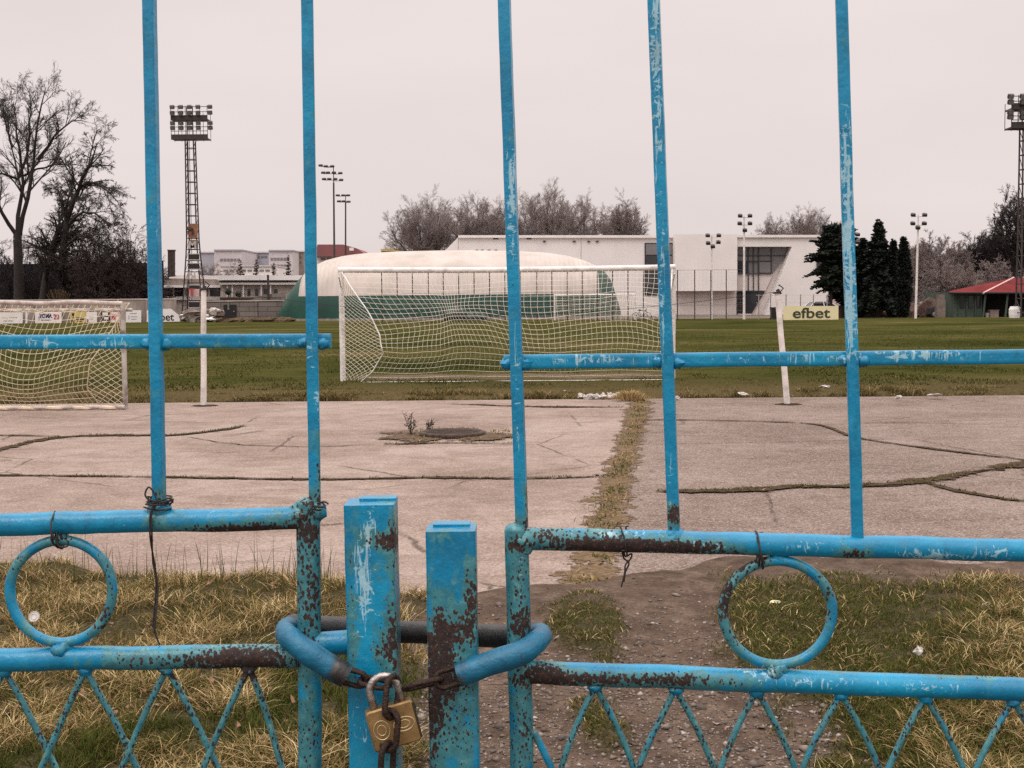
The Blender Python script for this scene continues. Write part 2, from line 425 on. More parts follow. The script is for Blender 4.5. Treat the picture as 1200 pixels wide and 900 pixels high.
M_wornbar = simple('worn_brownish_white_bar', (.50, .42, .38), .7, .45, 6, bump=.2, bs=40, c2=(.24, .18, .15))
M_net = simple('white_net_cord', (.66, .58, .48), .8, .15, 10)
M_netdirty = simple('dirty_cream_net_cord', (.62, .52, .38), .8, .2, 10)
M_bark = simple('dark_winter_bark', (.030, .022, .020), .95, .4, 3)
M_twig = simple('dark_winter_twigs', (.034, .024, .022), .95, .3, 3)
M_bark2 = simple('haze_paled_winter_bark', (.13, .10, .092), .95, .4, 3)  # far bark lightened to carry the distance haze in its colour
M_twig2 = simple('haze_paled_winter_twigs', (.25, .20, .185), .95, .3, 2)  # grey twig tone raised further: distance haze put into the colour
M_bush = simple('brown_bramble_twigs', (.050, .032, .029), .95, .4, 1.5)
M_fir = simple('dark_conifer_needles', (.017, .026, .015), .8, .5, 2.5)
M_fir2 = simple('blackish_cypress_foliage', (.010, .013, .009), .8, .5, 2.5)
M_iron = simple('dark_mast_steel', (.060, .047, .045), .6, .4, 4, .3)
M_rustpan = simple('rusty_orange_panel', (.30, .135, .075), .85, .6, 3, c2=(.12, .055, .04))
M_lampglass = simple('floodlight_glass', (.20, .19, .19), .2, .2, 4)
M_hall = simple('white_hall_render', (.79, .74, .715), .8, .08, .35, bump=.05)
M_hall2 = simple('off_white_lower_wall', (.66, .58, .55), .85, .12, .5)
M_pale = simple('pale_plaster', (.50, .44, .40), .85, .2, .7)
M_white2 = simple('white_fascia', (.80, .75, .73), .7, .1, 1)
M_glass = simple('dark_window_glass', (.035, .036, .042), .12, .4, .5)
M_gglass = simple('grey_window_glass', (.19, .18, .185), .15, .25, .4)
M_frame = simple('dark_window_frame', (.045, .040, .042), .5, .2, 2)
M_domew = (lambda n: n.fin(n.ramp(n.noise(.5, 5, .6, n.pos((1, 1, .5))), [(.3, (.39, .335, .29)), (.6, (.50, .43, .385)), (.8, (.56, .49, .44))]), .6, None, n.bump(n.math('SINE', n.math('MULTIPLY', n.attr('seam'), 40.0)), .25, .05)))(NT('white_membrane'))
M_domeg = (lambda n: n.fin(n.ramp(n.noise(.7, 5, .6, n.pos((1, 1, .5))), [(.3, (.003, .036, .025)), (.6, (.005, .058, .040)), (.8, (.010, .082, .056))]), .6, None, n.bump(n.noise(1.2, 3, .5, n.pos((3, 1, .3))), .4, .1)))(NT('green_membrane'))
def block_mat():
    n = NT('grey_block_wall'); p = n.pos((1, 0, 1))
    mpn = n.nd('Mapping'); n.put(mpn.inputs[0], n.nd('NewGeometry').outputs['Position']); mpn.inputs['Rotation'].default_value = (math.pi / 2, 0, 0)
    b = n.nd('TexBrick'); n.put(b.inputs[0], mpn.outputs[0]); b.inputs['Scale'].default_value = 1.0
    b.inputs['Brick Width'].default_value = 1.9; b.inputs['Row Height'].default_value = .48; b.inputs['Mortar Size'].default_value = .035
    b.inputs[1].default_value = (.22, .185, .165, 1); b.inputs[2].default_value = (.165, .14, .125, 1); b.inputs[3].default_value = (.075, .06, .052, 1)
    c = n.mix(n.mr(n.noise(.9, 5, .65), .45, .75, 0, .6), b.outputs[0], (.10, .08, .07))
    return n.fin(c, .9)
M_block = block_mat()
M_slab = (lambda n: n.fin(n.ramp(n.noise(.9, 6, .65, n.pos((1.5, 1, .5))), [(.3, (.20, .155, .13)), (.55, (.31, .26, .23)), (.75, (.38, .33, .30))]), .9))(NT('stained_precast_concrete'))
M_bluefence = simple('blackish_blue_fence', (.012, .014, .026), .7, .5, .8)
M_roof = simple('red_metal_roof', (.165, .026, .027), .8, .3, .6, spec=.05)
M_rooffar = simple('faded_red_roof', (.235, .085, .085), .8, .15, .4)
M_tan = simple('tan_roof_boards', (.30, .235, .17), .85, .25, .8)
M_greenhut = simple('faded_green_boards', (.055, .085, .062), .75, .35, 1.2)
M_dark = simple('dark_interior', (.016, .014, .014), .9, .3, 1)
M_cream = simple('cream_board', (.74, .66, .40), .6, .08, 1)
M_creamw = simple('white_board', (.76, .72, .70), .6, .1, 1)
M_yellow = simple('yellow_board', (.60, .46, .16), .6, .12, 1)
M_ink = simple('dark_green_lettering', (.030, .040, .018), .6, .2, 2)
M_inkblue = simple('navy_lettering', (.03, .03, .12), .6, .2, 2)
M_inkred = simple('red_lettering', (.42, .06, .06), .6, .2, 2)
M_black = simple('black_plastic', (.015, .014, .015), .5, .3, 2)
M_pink = simple('pale_pink_board', (.62, .38, .36), .6, .2, 1)
M_farb = simple('haze_paled_far_wall', (.56, .51, .51), .85, .1, .1)  # far walls paled: haze painted into the wall colour
M_farblue = simple('haze_blued_far_wall', (.36, .355, .40), .85, .1, .1)  # bluish cast of haze painted into the far wall; also grey board print
M_carw = simple('white_car_paint', (.72, .69, .68), .3, .05, 1)
M_card = simple('dark_car_paint', (.03, .028, .032), .3, .2, 1)
M_rubber = simple('tyre_rubber', (.015, .015, .015), .8, .2, 4)
M_tarp = simple('dark_green_tarpaulin', (.012, .035, .026), .6, .5, 1.5)
M_iron2 = simple('rusted_cast_iron', (.085, .055, .043), .75, .5, 12, .4, .5, 60, c2=(.03, .021, .018))
M_paper = simple('white_litter_paper', (.48, .44, .40), .8, .2, 30)
M_rubble = simple('white_plaster_rubble', (.55, .50, .47), .9, .3, 12, bump=.4)
M_leaf = simple('dry_brown_leaf', (.22, .12, .065), .8, .4, 30)
M_cup = simple('frosted_clear_plastic', (.55, .53, .50), .25, .25, 40)
M_post = simple('chalky_white_post', (.72, .66, .62), .7, .35, 5, bump=.2, bs=40)
M_stone = simple('brown_grey_masonry', (.20, .155, .135), .9, .4, 1.5, bump=.5)
M_greymast = simple('galvanised_pole', (.30, .27, .26), .5, .2, 4)
# ------------------------------------------------------------------ the gate
Y0 = 2.0
PX = lambda n, Y=Y0: n * Y / F           # a photo length at the gate, in metres
SPOTS = [  # u, v, ru, rv, amount : where paint has come off the old gate
 (285, 621, 78, 9, .85), (180, 612, 16, 12, .25), (250, 600, 60, 8, .12), (340, 604, 25, 14, .2), (362, 640, 22, 60, .36), (362, 720, 20, 50, .36), (362, 860, 22, 70, .30),
 (150, 774, 40, 16, .32), (240, 774, 62, 18, .62), (305, 772, 45, 18, .85), (60, 779, 40, 8, .15), (20, 779, 30, 8, .1),
 (462, 630, 9, 36, .55), (448, 634, 16, 9, .75), (460, 730, 9, 40, .45), (455, 765, 18, 28, .50), (412, 700, 6, 60, .28), (415, 770, 10, 40, .2), (465, 850, 14, 50, .5), (440, 700, 10, 60, .08),
 (553, 700, 10, 40, .7), (535, 740, 26, 22, .55), (515, 760, 14, 40, .75), (512, 800, 16, 40, .65), (540, 790, 22, 24, .36), (535, 850, 30, 50, .28), (508, 850, 8, 60, .4), (505, 680, 4, 30, .3),
 (607, 690, 16, 60, .34), (600, 640, 14, 10, .4), (612, 735, 18, 22, .6), (605, 860, 18, 60, .30), (618, 850, 8, 60, .2),
 (690, 630, 75, 18, .42), (700, 641, 60, 8, .5), (760, 640, 70, 8, .8), (820, 642, 40, 9, .45), (640, 626, 16, 12, .45), (1000, 650, 18, 7, .7), (890, 655, 14, 8, .3), (1090, 640, 120, 10, .06),
 (700, 796, 95, 9, .8), (640, 787, 26, 18, .7), (800, 798, 36, 10, .55), (860, 800, 20, 10, .3), (1010, 785, 70, 4, .5), (1150, 793, 80, 4, .4), (890, 800, 18, 12, .15),
 (790, 603, 12, 12, .95), (620, 590, 5, 30, .7), (612, 612, 14, 6, .3), (366, 588, 10, 8, .4), (195, 520, 5, 60, .2), (374, 560, 4, 40, .35), (186, 580, 10, 9, .4),
 (120, 690, 12, 40, .25), (125, 735, 14, 25, .45), (20, 665, 12, 14, .2), (70, 632, 20, 6, .4),
 (850, 700, 14, 40, .5), (865, 660, 20, 12, .5), (970, 700, 10, 30, .3), (868, 752, 12, 10, .3),
 (250, 406, 60, 4, .2), (330, 407, 60, 4, .22), (700, 425, 40, 6, .1), (150, 407, 40, 4, .12), (960, 420, 40, 5, .1),
]
PALE = [(600, 230, 7, 90, 1.0), (606, 450, 6, 90, .6), (769, 60, 9, 170, .95), (775, 330, 7, 110, .7), (786, 560, 6, 60, .5), (988, 165, 8, 40, .6), (994, 275, 10, 115, 1.05), (1000, 370, 7, 40, .7),  # where pale scuffs and painted gloss streaks lie on the gate
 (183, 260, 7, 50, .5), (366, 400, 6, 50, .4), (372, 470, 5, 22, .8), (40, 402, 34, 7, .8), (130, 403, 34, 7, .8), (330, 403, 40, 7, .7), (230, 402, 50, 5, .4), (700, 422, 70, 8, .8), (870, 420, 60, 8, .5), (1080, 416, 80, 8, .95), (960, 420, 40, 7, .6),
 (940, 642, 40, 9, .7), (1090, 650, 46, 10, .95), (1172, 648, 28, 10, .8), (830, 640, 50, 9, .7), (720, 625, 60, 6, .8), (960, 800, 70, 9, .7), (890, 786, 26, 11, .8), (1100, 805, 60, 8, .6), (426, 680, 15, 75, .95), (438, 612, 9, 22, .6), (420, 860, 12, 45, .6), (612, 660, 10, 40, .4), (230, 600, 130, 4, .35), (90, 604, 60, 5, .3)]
def wear_attr(o, base=0.0, under=.18, gain=1.0):
    me = o.data; n = len(me.vertices); V = np.empty(n * 3); me.vertices.foreach_get('co', V); V = V.reshape(-1, 3) + WL[o.name]
    NZ = np.empty(n * 3); me.vertices.foreach_get('normal', NZ); NZ = NZ.reshape(-1, 3)
    u, v = proj(V); w = np.full(n, base)
    for (a, b, ru, rv, am) in SPOTS: w += am * np.exp(-((u - a) / ru) ** 2 - ((v - b) / rv) ** 2)
    w = w * 1.12 + under * np.clip(-NZ[:, 2] - .35, 0, 1)
    w += .35 * (fbm(V[:, 0] * 6 + 50, V[:, 2] * 6 + V[:, 1] * 3 + 50, 3, 3) - .5) * np.clip(w + .12, 0, .5)
    a = me.attributes.new('wear', 'FLOAT', 'POINT'); a.data.foreach_set('value', np.clip(w * gain, 0, 1.0).astype(np.float32))
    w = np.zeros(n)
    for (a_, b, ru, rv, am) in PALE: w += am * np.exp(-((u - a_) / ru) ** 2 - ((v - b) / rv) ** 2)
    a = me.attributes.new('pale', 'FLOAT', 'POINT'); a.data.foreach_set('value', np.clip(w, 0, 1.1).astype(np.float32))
def wob(P, amp, seed):           # hand-made unevenness
    r = np.random.default_rng(abs(seed)); P = np.array(P); n = len(P)
    for k in range(3):
        P[:, k] += amp * (fbm(np.linspace(0, n / 9, n), np.full(n, seed * 3.7 + k * 11), seed, 2) - .5)
    return P
def pipe(name, a, b, r, parent, seed=0, n=90, base=0.0, under=.18):
    P = wob(lerpline(a, b, n), .004, seed)
    rr = r * (1 + .05 * (fbm(np.linspace(0, 30, n), np.full(n, seed + .5), seed + 5, 2) - .5))
    mb = MB().tube(P, rr, 20)
    return mb, P
SQ = []
for (x0, y0, x1, y1) in ((-1, -.8, -1, .8), (-.8, 1, .8, 1), (1, .8, 1, -.8), (.8, -1, -.8, -1)):
    for q in np.linspace(0, 1, 5): SQ.append((x0 + (x1 - x0) * q, y0 + (y1 - y0) * q))
SQ = np.array(SQ)
def sqbar(mb, P, hw, hd, seed=0):
    n = len(P); sec = SQ * np.array([hd, hw])      # first axis = depth normal, second = width
    a = ROT[0]; sec = sec @ np.array([[math.cos(a), math.sin(a)], [-math.sin(a), math.cos(a)]])
    return mb.tube(wob(P, .0012, seed), np.ones(n), sec=sec, ref=(0, -1, 0))
ROT = [0.0]
def weld(mb, u, v, Y, r, seed):
    return mb.blob(at(u, v, Y), (r * 1.15, r, r * .9), seed, .35, 12, 8)
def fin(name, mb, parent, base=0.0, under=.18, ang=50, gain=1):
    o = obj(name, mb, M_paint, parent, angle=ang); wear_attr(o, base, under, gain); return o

def ring(parent, cu, cv, ru, rv, seed, weldv):
    P = []
    for k in range(72):
        a = 2 * math.pi * k / 72
        P.append(at(cu + ru * math.sin(a) * (1 + .012 * math.sin(3 * a + seed)), cv + rv * math.cos(a), Y0 - .002))
    mb = MB().tube(np.array(P), PX(6.2), 12, closed=True, ref=(0, -1, 0))
    weld(mb, cu - 2, cv + rv + 9, Y0 - .008, PX(9), seed); weld(mb, cu + 4, cv + rv + 5, Y0 - .004, PX(8), seed + 1)
    weld(mb, cu, cv - rv - 2, Y0, PX(8), seed + 2)
    return fin('ring', mb, parent, .20, .05)

def leaf(label, side):
    L = side < 0
    base = at(360 if L else 606, 900, Y0); base = np.array([base[0], Y0, .10])
    t = thing('gate_leaf', label, 'gate', base)
    if L:
        up_ = ((-640, 628), (350, 607)); lo_ = ((-640, 782), (348, 768)); st = ((361, 592), (364, 906)); far = -640
        bars = [((175, 0), (187, 592)), ((360, 0), (369, 594)), ((-50, 0), (-36, 605)), ((-232, 0), (-216, 608)), ((-420, 0), (-400, 612))]
        cross = ((-640, 404), (388, 399)); tops = [5 - 95.5 * k for k in range(6, 0, -1)] + [5, 100, 195, 292, 352]
        lv = lambda u: np.interp(u, [lo_[0][0], lo_[1][0]], [lo_[0][1], lo_[1][1]])
    else:
        up_ = ((606, 631), (1850, 660)); lo_ = ((610, 787), (1850, 832)); st = ((605, 622), (612, 906)); far = 1850
        bars = [((591, 0), (612, 622)), ((766, 0), (790, 622)), ((986, 0), (1005, 634)), ((1222, 0), (1236, 640)), ((1430, 0), (1442, 645)), ((1640, 0), (1648, 650))]
        cross = ((590, 424), (1850, 411)); tops = [612, 697, 792, 887, 985, 1085, 1187, 1288, 1390, 1492, 1594, 1700]
        lv = lambda u: np.interp(u, [lo_[0][0], lo_[1][0]], [lo_[0][1], lo_[1][1]])
    A = lambda p, Y=Y0: at(p[0], p[1], Y)
    pr = PX(14)
    mb, P = pipe('x', A(up_[0]), A(up_[1]), PX(13.6), t, 1 if L else 2, 200)
    for (a, b) in bars: weld(mb, b[0], b[1] + 7, Y0, PX(12), int(b[0]) + 900)
    if L: weld(mb, 352, 602, Y0, PX(14), 5)
    fin('upper_rail', mb, t)
    mb, P = pipe('x', A(lo_[0]), A(lo_[1]), PX(14), t, 3 if L else 4, 200)
    for u in tops[:-1] if L else tops[1:]: weld(mb, u, lv(u) + 14, Y0, PX(8), int(u) + 1900)
    if L:
        mb.tube(lerpline(A((372, 755)), A((412, 752)), 8), PX(14.5), 16)      # stub welded to the post
    fin('lower_rail', mb, t)
    # stile with closed top, running down to the foot
    dv = np.array(A(st[1])) - A(st[0]); k = (A(st[0])[2] - .10) / (A(st[0])[2] - A(st[1])[2])
    s0 = A(st[0]); s1 = s0 + dv * k
    Pst = wob(lerpline(s0, s1, 120), .003, 7)
    mb = MB().tube(Pst, PX(14.2), 20)
    mb.blob(s0 + np.array([0, 0, .001]), (PX(14.2), PX(14.2), PX(9)), 3 if L else 4, .15, 18, 8)
    weld(mb, st[0][0] + (-6 if L else 8), st[0][1] + 13, Y0, PX(16), 12)
    fin('stile', mb, t, .10, .05)
    # far stile and bottom rail (below the photo's lower edge)
    f0 = A((far, lv(far))); zt = A((far, up_[0 if L else 1][1]))[2]
    mb = MB().tube(lerpline((f0[0], Y0, zt + .03), (f0[0], Y0, .10), 30), PX(14), 16); fin('stile', mb, t)
    zb = .90 if L else .86
    mb = MB().tube(lerpline((f0[0], Y0, zb), (Pst[60][0], Y0, zb), 60), PX(14), 16); fin('bottom_rail', mb, t, .05)
    # cross bar, behind the uprights
    mb = MB(); sqbar(mb, lerpline(A(cross[0], Y0 + .012), A(cross[1], Y0 + .012), 160), PX(8.4), PX(7), 6)
    for (a, b) in bars:
        cv = np.interp(0, [0, 1], [0, 1]); uu = np.interp(410, [a[1], b[1]], [a[0], b[0]]); vv = np.interp(uu, [cross[0][0], cross[1][0]], [cross[0][1], cross[1][1]])
        weld(mb, uu - 10, vv + 2, Y0 + .008, PX(8), int(uu) + 77); weld(mb, uu + 11, vv + 3, Y0 + .008, PX(8.5), int(uu) + 99)
    fin('cross_bar', mb, t, .0, .10)
    for i, (a, b) in enumerate(bars):
        pa = A(a); pb = A(b); top = pa + (pa - pb) * ((2.62 - pa[2]) / (pa[2] - pb[2]))
        ROT[0] = (.14, -.10, .1, 0, 0)[i] if L else (.20, .24, .17, .1, .1, .1)[i]
        mb = MB(); sqbar(mb, lerpline(top, pb, 150), PX(6.8), PX(6.4), 20 + i + (40 if not L else 0)); ROT[0] = 0
        fin('upright_bar', mb, t, .03, 0, 28)
    # lattice of thin rods
    if True:
        tt = tops; zlow = zb + .02
        for i, u in enumerate(tt):
            p = A((u, lv(u) + 13))
            for dr in (-1, 1):
                j = i + dr
                if L and u == 352: continue
                if not L and u == 612: continue
                if 0 <= j < len(tt): q = A((tt[j], lv(tt[j]) + 13))
                else: continue
                x1 = q[0]; 
                bow = .004 if not L else .0015
                T = np.linspace(0, 1, 26)[:, None]
                e = np.array([x1, Y0 + dr * .005, zlow])
                Pq = p * (1 - T) + e * T; Pq[:, 0] += dr * bow * np.sin(T[:, 0] * math.pi * 2); Pq[:, 1] += dr * .005 * np.sin(T[:, 0] * math.pi)
                # end rods stop at the stile
                mb = MB().tube(wob(Pq, .004, int(u) * 3 + dr + 3000), PX(3.9), 10)
                fin('lattice_rod', mb, t, .40, .05)
    if not L:
        mb = MB().tube(lerpline(A((626, 858)), np.array([A((697, 800))[0], Y0 + .004, zlow]), 20), PX(4.4), 10); fin('lattice_rod', mb, t, .13, .05)
    if L: ring(t, 72, 693, 60, 60, 1, 0)
    else: ring(t, 911, 718, 64, 61, 2, 0)
    # two more rings on the part of the leaf outside the picture
    for du in ((-330,) if L else (480,)):
        c = (72, 693) if L else (911, 718); ring(t, c[0] + du, c[1] + (6 if L else 10 * du / 330), 60, 60, 5, 0)
    return t
gl = leaf('left leaf of the blue gate, its lower rail blackened near the hose', -1)
gr_ = leaf('right leaf of the blue gate, its upper rail rusted beside the short post', 1)
gl['group'] = gr_['group'] = 'leaves of the old blue gate'

def post(u0, u1, vtop, lab, seed):
    c = (u0 + u1) / 2; hw = PX((u1 - u0) / 2, 1.965); cx = at(c, 700, 1.965)[0]
    zt = at(c, vtop, 1.962)[2]
    t = thing('gate_post', lab, 'post', (cx, 2.0, -.05), 'square posts where the gate leaves meet')
    mb = MB(); n = 170
    P = lerpline((cx - .0035, 2.0, zt), (cx + .004, 2.0, -.05), n)
    a = 12; sec = []
    for (x0, y0, x1, y1) in ((-1, -.93, -1, .93), (-.93, 1, .93, 1), (1, .93, 1, -.93), (.93, -1, -.93, -1)):
        for q in np.linspace(0, 1, a): sec.append(((x0 + (x1 - x0) * q) * .038, (y0 + (y1 - y0) * q) * hw))
    mb.tube(wob(P, .002, seed), np.ones(n), sec=np.array(sec), ref=(0, -1, 0))
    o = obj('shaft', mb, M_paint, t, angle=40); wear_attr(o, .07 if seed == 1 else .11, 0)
    mb = MB(); mb.box((cx + (.006 if seed == 1 else -.004), 2.020, zt + .002), (hw * 1.5, .034, .004), bev=.002)
    weld(mb, c - 12, vtop - 1, 2.01, .004, 4)
    fin('cap', mb, t)
    return t
post(407, 466, 592, 'tall wide blue post of the two in the gap, padlock hanging on its face', 1)
post(502, 561, 623, 'shorter wide blue post, a band of dark rust across it below the top', 2)

# ------------------------------------------------------------------ hose-covered chain, padlock
HB = at(480, 742, 2.062)
ch = thing('lock_chain', 'rusty chain threaded through a black and blue hose around both gate leaves', 'chain', (HB[0], 2.06, HB[2]))
HP = [at(408, 793, 1.937), at(384, 779, 1.937), at(358, 763, 1.940), at(341, 749, 1.955), at(334, 739, 1.985), at(342, 733, 2.02), at(362, 735, 2.05), at(395, 737, 2.063), at(440, 740, 2.066),
      at(500, 741, 2.066), at(560, 744, 2.063), at(598, 746, 2.055), at(624, 744, 2.03), at(634, 745, 1.998), at(631, 751, 1.965), at(612, 765, 1.942), at(575, 778, 1.937), at(536, 791, 1.937)]
PH = spline(HP, 9); PH = PH + .006 * np.stack([fbm(np.linspace(0, 9, len(PH)), np.full(len(PH), k * 5.), 8 + k, 3) - .5 for k in range(3)], 1)
mb = MB().tube(PH, PX(14.3) * (1 + .16 * (fbm(np.linspace(0, 20, len(PH)), np.zeros(len(PH)), 3, 2) - .5)) * (1 + .05 * np.sin(np.linspace(0, 17, len(PH)) * 9) * (np.exp(-((np.linspace(0, 17, len(PH)) - 4) / 1.2) ** 2) + np.exp(-((np.linspace(0, 17, len(PH)) - 13.2) / 1.2) ** 2))) * (1 - .16 * np.exp(-((np.linspace(0, 17, len(PH)) - 4) / .7) ** 2) - .16 * np.exp(-((np.linspace(0, 17, len(PH)) - 13.2) / .7) ** 2)), 20, ref=(0, 0, 1))
ho = obj('hose', mb, M_hose, ch, angle=60)
V = np.array([v.co for v in ho.data.vertices]) + WL[ch.name]; u, v = proj(V)
w = sstep(2.0, 2.04, V[:, 1]) * 1.0 + .34 * fbm(V[:, 0] * 30 + 9, V[:, 2] * 30 + V[:, 1] * 20 + 9, 14, 3) - .05 + .5 * np.exp(-((u - 402) / 12) ** 2) * (V[:, 1] < 1.98) + .28 * np.exp(-((u - 535) / 10) ** 2) * (V[:, 1] < 1.98) + .25 * sstep(775, 800, v) * (u < 420) + .2 * np.exp(-((u - 345) / 14) ** 2) * (V[:, 1] > 1.97)
a = ho.data.attributes.new('wear', 'FLOAT', 'POINT'); a.data.foreach_set('value', np.clip(w, 0, 1).astype(np.float32))
def chain_link(c, d, side, ln, wd, wr):
    c = np.asarray(c, float); d = np.asarray(d, float); d /= np.linalg.norm(d)
    side = np.asarray(side, float); side = side - d * (side @ d); side /= np.linalg.norm(side)
    P = []; h = (ln - wd) / 2
    for k in range(9): a = -math.pi / 2 + math.pi * k / 8; P.append(c + d * (h + math.cos(a) * wd / 2) + side * math.sin(a) * wd / 2)
    for k in range(9): a = math.pi / 2 + math.pi * k / 8; P.append(c + d * (-h + math.cos(a) * wd / 2) + side * math.sin(a) * wd / 2)
    nrm = np.cross(d, side)
    mb = MB().tube(np.array(P), wr, 8, closed=True, ref=nrm)
    return obj('chain_link', mb, M_chain, ch, smooth=True)
def run(P, ln, wd, wr, s0=0, skew=.35):
    P = np.asarray(P); seg = np.linalg.norm(np.diff(P, axis=0), axis=1); s = np.concatenate([[0], np.cumsum(seg)])
    step = ln - 2.3 * wr; k = s0; pos = step / 2
    while pos < s[-1] - step * .15:
        g = lambda q: np.array([np.interp(q, s, P[:, i]) for i in range(3)])
        d = g(min(pos + .01, s[-1])) - g(max(pos - .01, 0))
        sv = np.array([0, 1.0, 0]); uv = np.cross(d, sv); uv /= np.linalg.norm(uv)
        side = (sv * math.cos(skew) + uv * math.sin(skew)) if k % 2 else (uv * math.cos(skew) - sv * math.sin(skew))
        chain_link(g(pos), d, side, ln, wd, wr); pos += step; k += 1
LN, WD, WR = PX(44), PX(19), PX(3.3)
run([at(398, 790, 1.938), at(424, 797, 1.935), at(448, 802, 1.925), at(462, 806, 1.92)], PX(36), PX(18), WR, 0, .2)
run([at(550, 788, 1.937), at(520, 796, 1.932), at(490, 803, 1.925), at(462, 812, 1.918)], LN, WD, WR, 0, .45)
run([at(461, 797, 1.914), at(458, 830, 1.902), at(455, 866, 1.900), at(453, 905, 1.903), at(451, 990, 1.92), at(450, 1090, 1.935)], PX(46), PX(23), PX(3.6), 1, .55)

pc = at(461, 849, 1.918); ang = R(14)
pl = thing('padlock', 'brass padlock hanging tilted on the tall post, its steel shackle through the chain', 'padlock', pc)
ex = np.array([math.cos(ang), 0, math.sin(ang)]); ez = np.array([-math.sin(ang), 0, math.cos(ang)]); ey = np.array([0, 1.0, 0])
ex = ex * math.cos(.15) - ey * math.sin(-.15); ex /= np.linalg.norm(ex); ey = np.cross(ez, ex)
lp = lambda x, y, z: pc + ex * x + ey * y + ez * z
bw, bh, bd = PX(29, 1.92), PX(25, 1.92), .012
sec = []
for (sx, sz) in ((1, 1), (-1, 1), (-1, -1), (1, -1)):
    for k in range(5):
        a0 = {(1, 1): 0, (-1, 1): 90, (-1, -1): 180, (1, -1): 270}[(sx, sz)] + 22.5 * k
        sec.append((sx * (bw - .005) + .005 * math.cos(R(a0)), sz * (bh - .005) + .005 * math.sin(R(a0))))
mb = MB(); rows = [(-bd, .93), (-bd + .0025, 1), (bd - .0025, 1), (bd, .93)]
Vv = []; n = len(sec)
for (y, k) in rows: Vv += [lp(x * k, y, z * k) for x, z in sec]
Fs = [tuple(range(n)), tuple(range(4 * n - 1, 3 * n - 1, -1))]
for r_ in range(3):
    for j in range(n): Fs.append((r_ * n + j, (r_ + 1) * n + j, (r_ + 1) * n + (j + 1) % n, r_ * n + (j + 1) % n))
mb.add(np.array(Vv), Fs); obj('lock_body', mb, M_brass, pl, angle=35)
mb = MB()
mb.box((0, 0, 0), (.0024, bd * 2.06, bh * 1.72)); Vb = mb.V[0]; mb.V[0] = np.array([lp(bw + x, y, z) for x, y, z in Vb])
obj('side_plate', mb, M_blacksteel, pl)
P = [lp(-PX(16.5), 0, bh - .006), lp(-PX(16.5), 0, bh + PX(15))]
for k in range(13): a = math.pi - math.pi * k / 12; P.append(lp(PX(16.5) * math.cos(a), 0, bh + PX(17) + PX(17) * math.sin(a)))
P += [lp(PX(16.5), 0, bh + PX(15)), lp(PX(16.5), 0, bh - .006)]
mb = MB().tube(np.array(P), PX(4.6), 12, ref=(0, -1, 0)); obj('shackle', mb, M_steel, pl, smooth=True)
mb = MB()
for (cx, r1, r2) in ((-PX(14), PX(9), PX(11)), (PX(12), PX(12), PX(8))):
    for (k, wdt) in ((1, .0008), (.55, .0007)):
        mb.tube(np.array([lp(cx + r1 * k * math.cos(a), -bd - .0002, r2 * k * math.sin(a)) for a in np.linspace(0, 2 * math.pi, 28)[:-1]]), wdt, 6, closed=True, ref=(0, -1, 0))
M_emb = simple('pale_stamped_brass', (.62, .50, .28), .4, .2, 60, .6)
obj('stamped_mark', mb, M_emb, pl)

# ------------------------------------------------------------------ binding wires
def coil(c, r, axis, turns, seed, n=None):
    rr = np.random.default_rng(seed); axis = np.asarray(axis, float); axis /= np.linalg.norm(axis)
    a = np.cross(axis, (0, 1, 0.01)); a /= np.linalg.norm(a); b = np.cross(axis, a)
    n = n or int(turns * 18); out = []
    for k in range(n):
        th = 2 * math.pi * turns * k / n; q = r * (1 + .10 * math.sin(th * 2.3 + seed))
        out.append(np.asarray(c) + a * math.cos(th) * q + b * math.sin(th) * q + axis * (k / n - .5) * .012 + rr.normal(0, .0007, 3))
    return out
def wire(label, paths, r=.0014):
    mb = MB(); allp = np.concatenate([np.array(p) for p in paths]); b = allp[allp[:, 2].argmin()]
    for p in paths: mb.tube(np.array(p), r, 6)
    o = obj('binding_wire', mb, M_wire, None, True)
    o.data.transform(Matrix.Translation(Vector(-b))); o.location = Vector(b)
    return setp(o, label, 'wire', 'wire ties on the blue gate')
yF = Y0 - PX(14) - .003
wire('dark wire wound on an upright foot, long double strand dangling past the left rail', [
    coil(at(187, 586, Y0), PX(14), (0, 0, 1), 3.2, 1), coil(at(186, 592, Y0), PX(15), (.15, 0, 1), 1.6, 2),
    spline([at(176, 588, yF), at(170, 580, yF), at(174, 571, yF), at(180, 577, yF), at(184, 590, yF), at(178, 600, yF), at(178, 625, yF), at(179, 655, Y0), at(183, 685, Y0), at(181, 715, Y0), at(180, 735, Y0), at(187, 756, Y0)], 6),
    spline([at(180, 592, yF), at(176, 604, yF), at(176, 630, yF), at(181, 660, Y0), at(185, 690, Y0), at(183, 716, Y0 - .01), at(181, 742, Y0 - .015)], 6),
    spline([at(196, 588, yF), at(203, 585, yF - .01), at(199, 592, yF - .005)], 5)])
wire('dark wire tie holding the top of the left ring to its rail', [coil(at(70, 620, Y0), PX(22), (1, 0, 0), 1.0, 4), coil(at(70, 631, Y0 - .002), PX(11), (1, 0, .1), 2.2, 5),
    spline([at(66, 634, yF), at(70, 641, yF), at(79, 640, yF), at(80, 634, yF)], 5)])
wire('short wire tie where the second upright meets the left stile corner', [coil(at(368, 592, Y0), PX(13), (.2, 0, 1), 2.0, 6), spline([at(366, 594, yF), at(360, 603, yF), at(356, 611, yF)], 4), spline([at(372, 590, yF), at(380, 588, yF), at(385, 591, yF)], 4)])
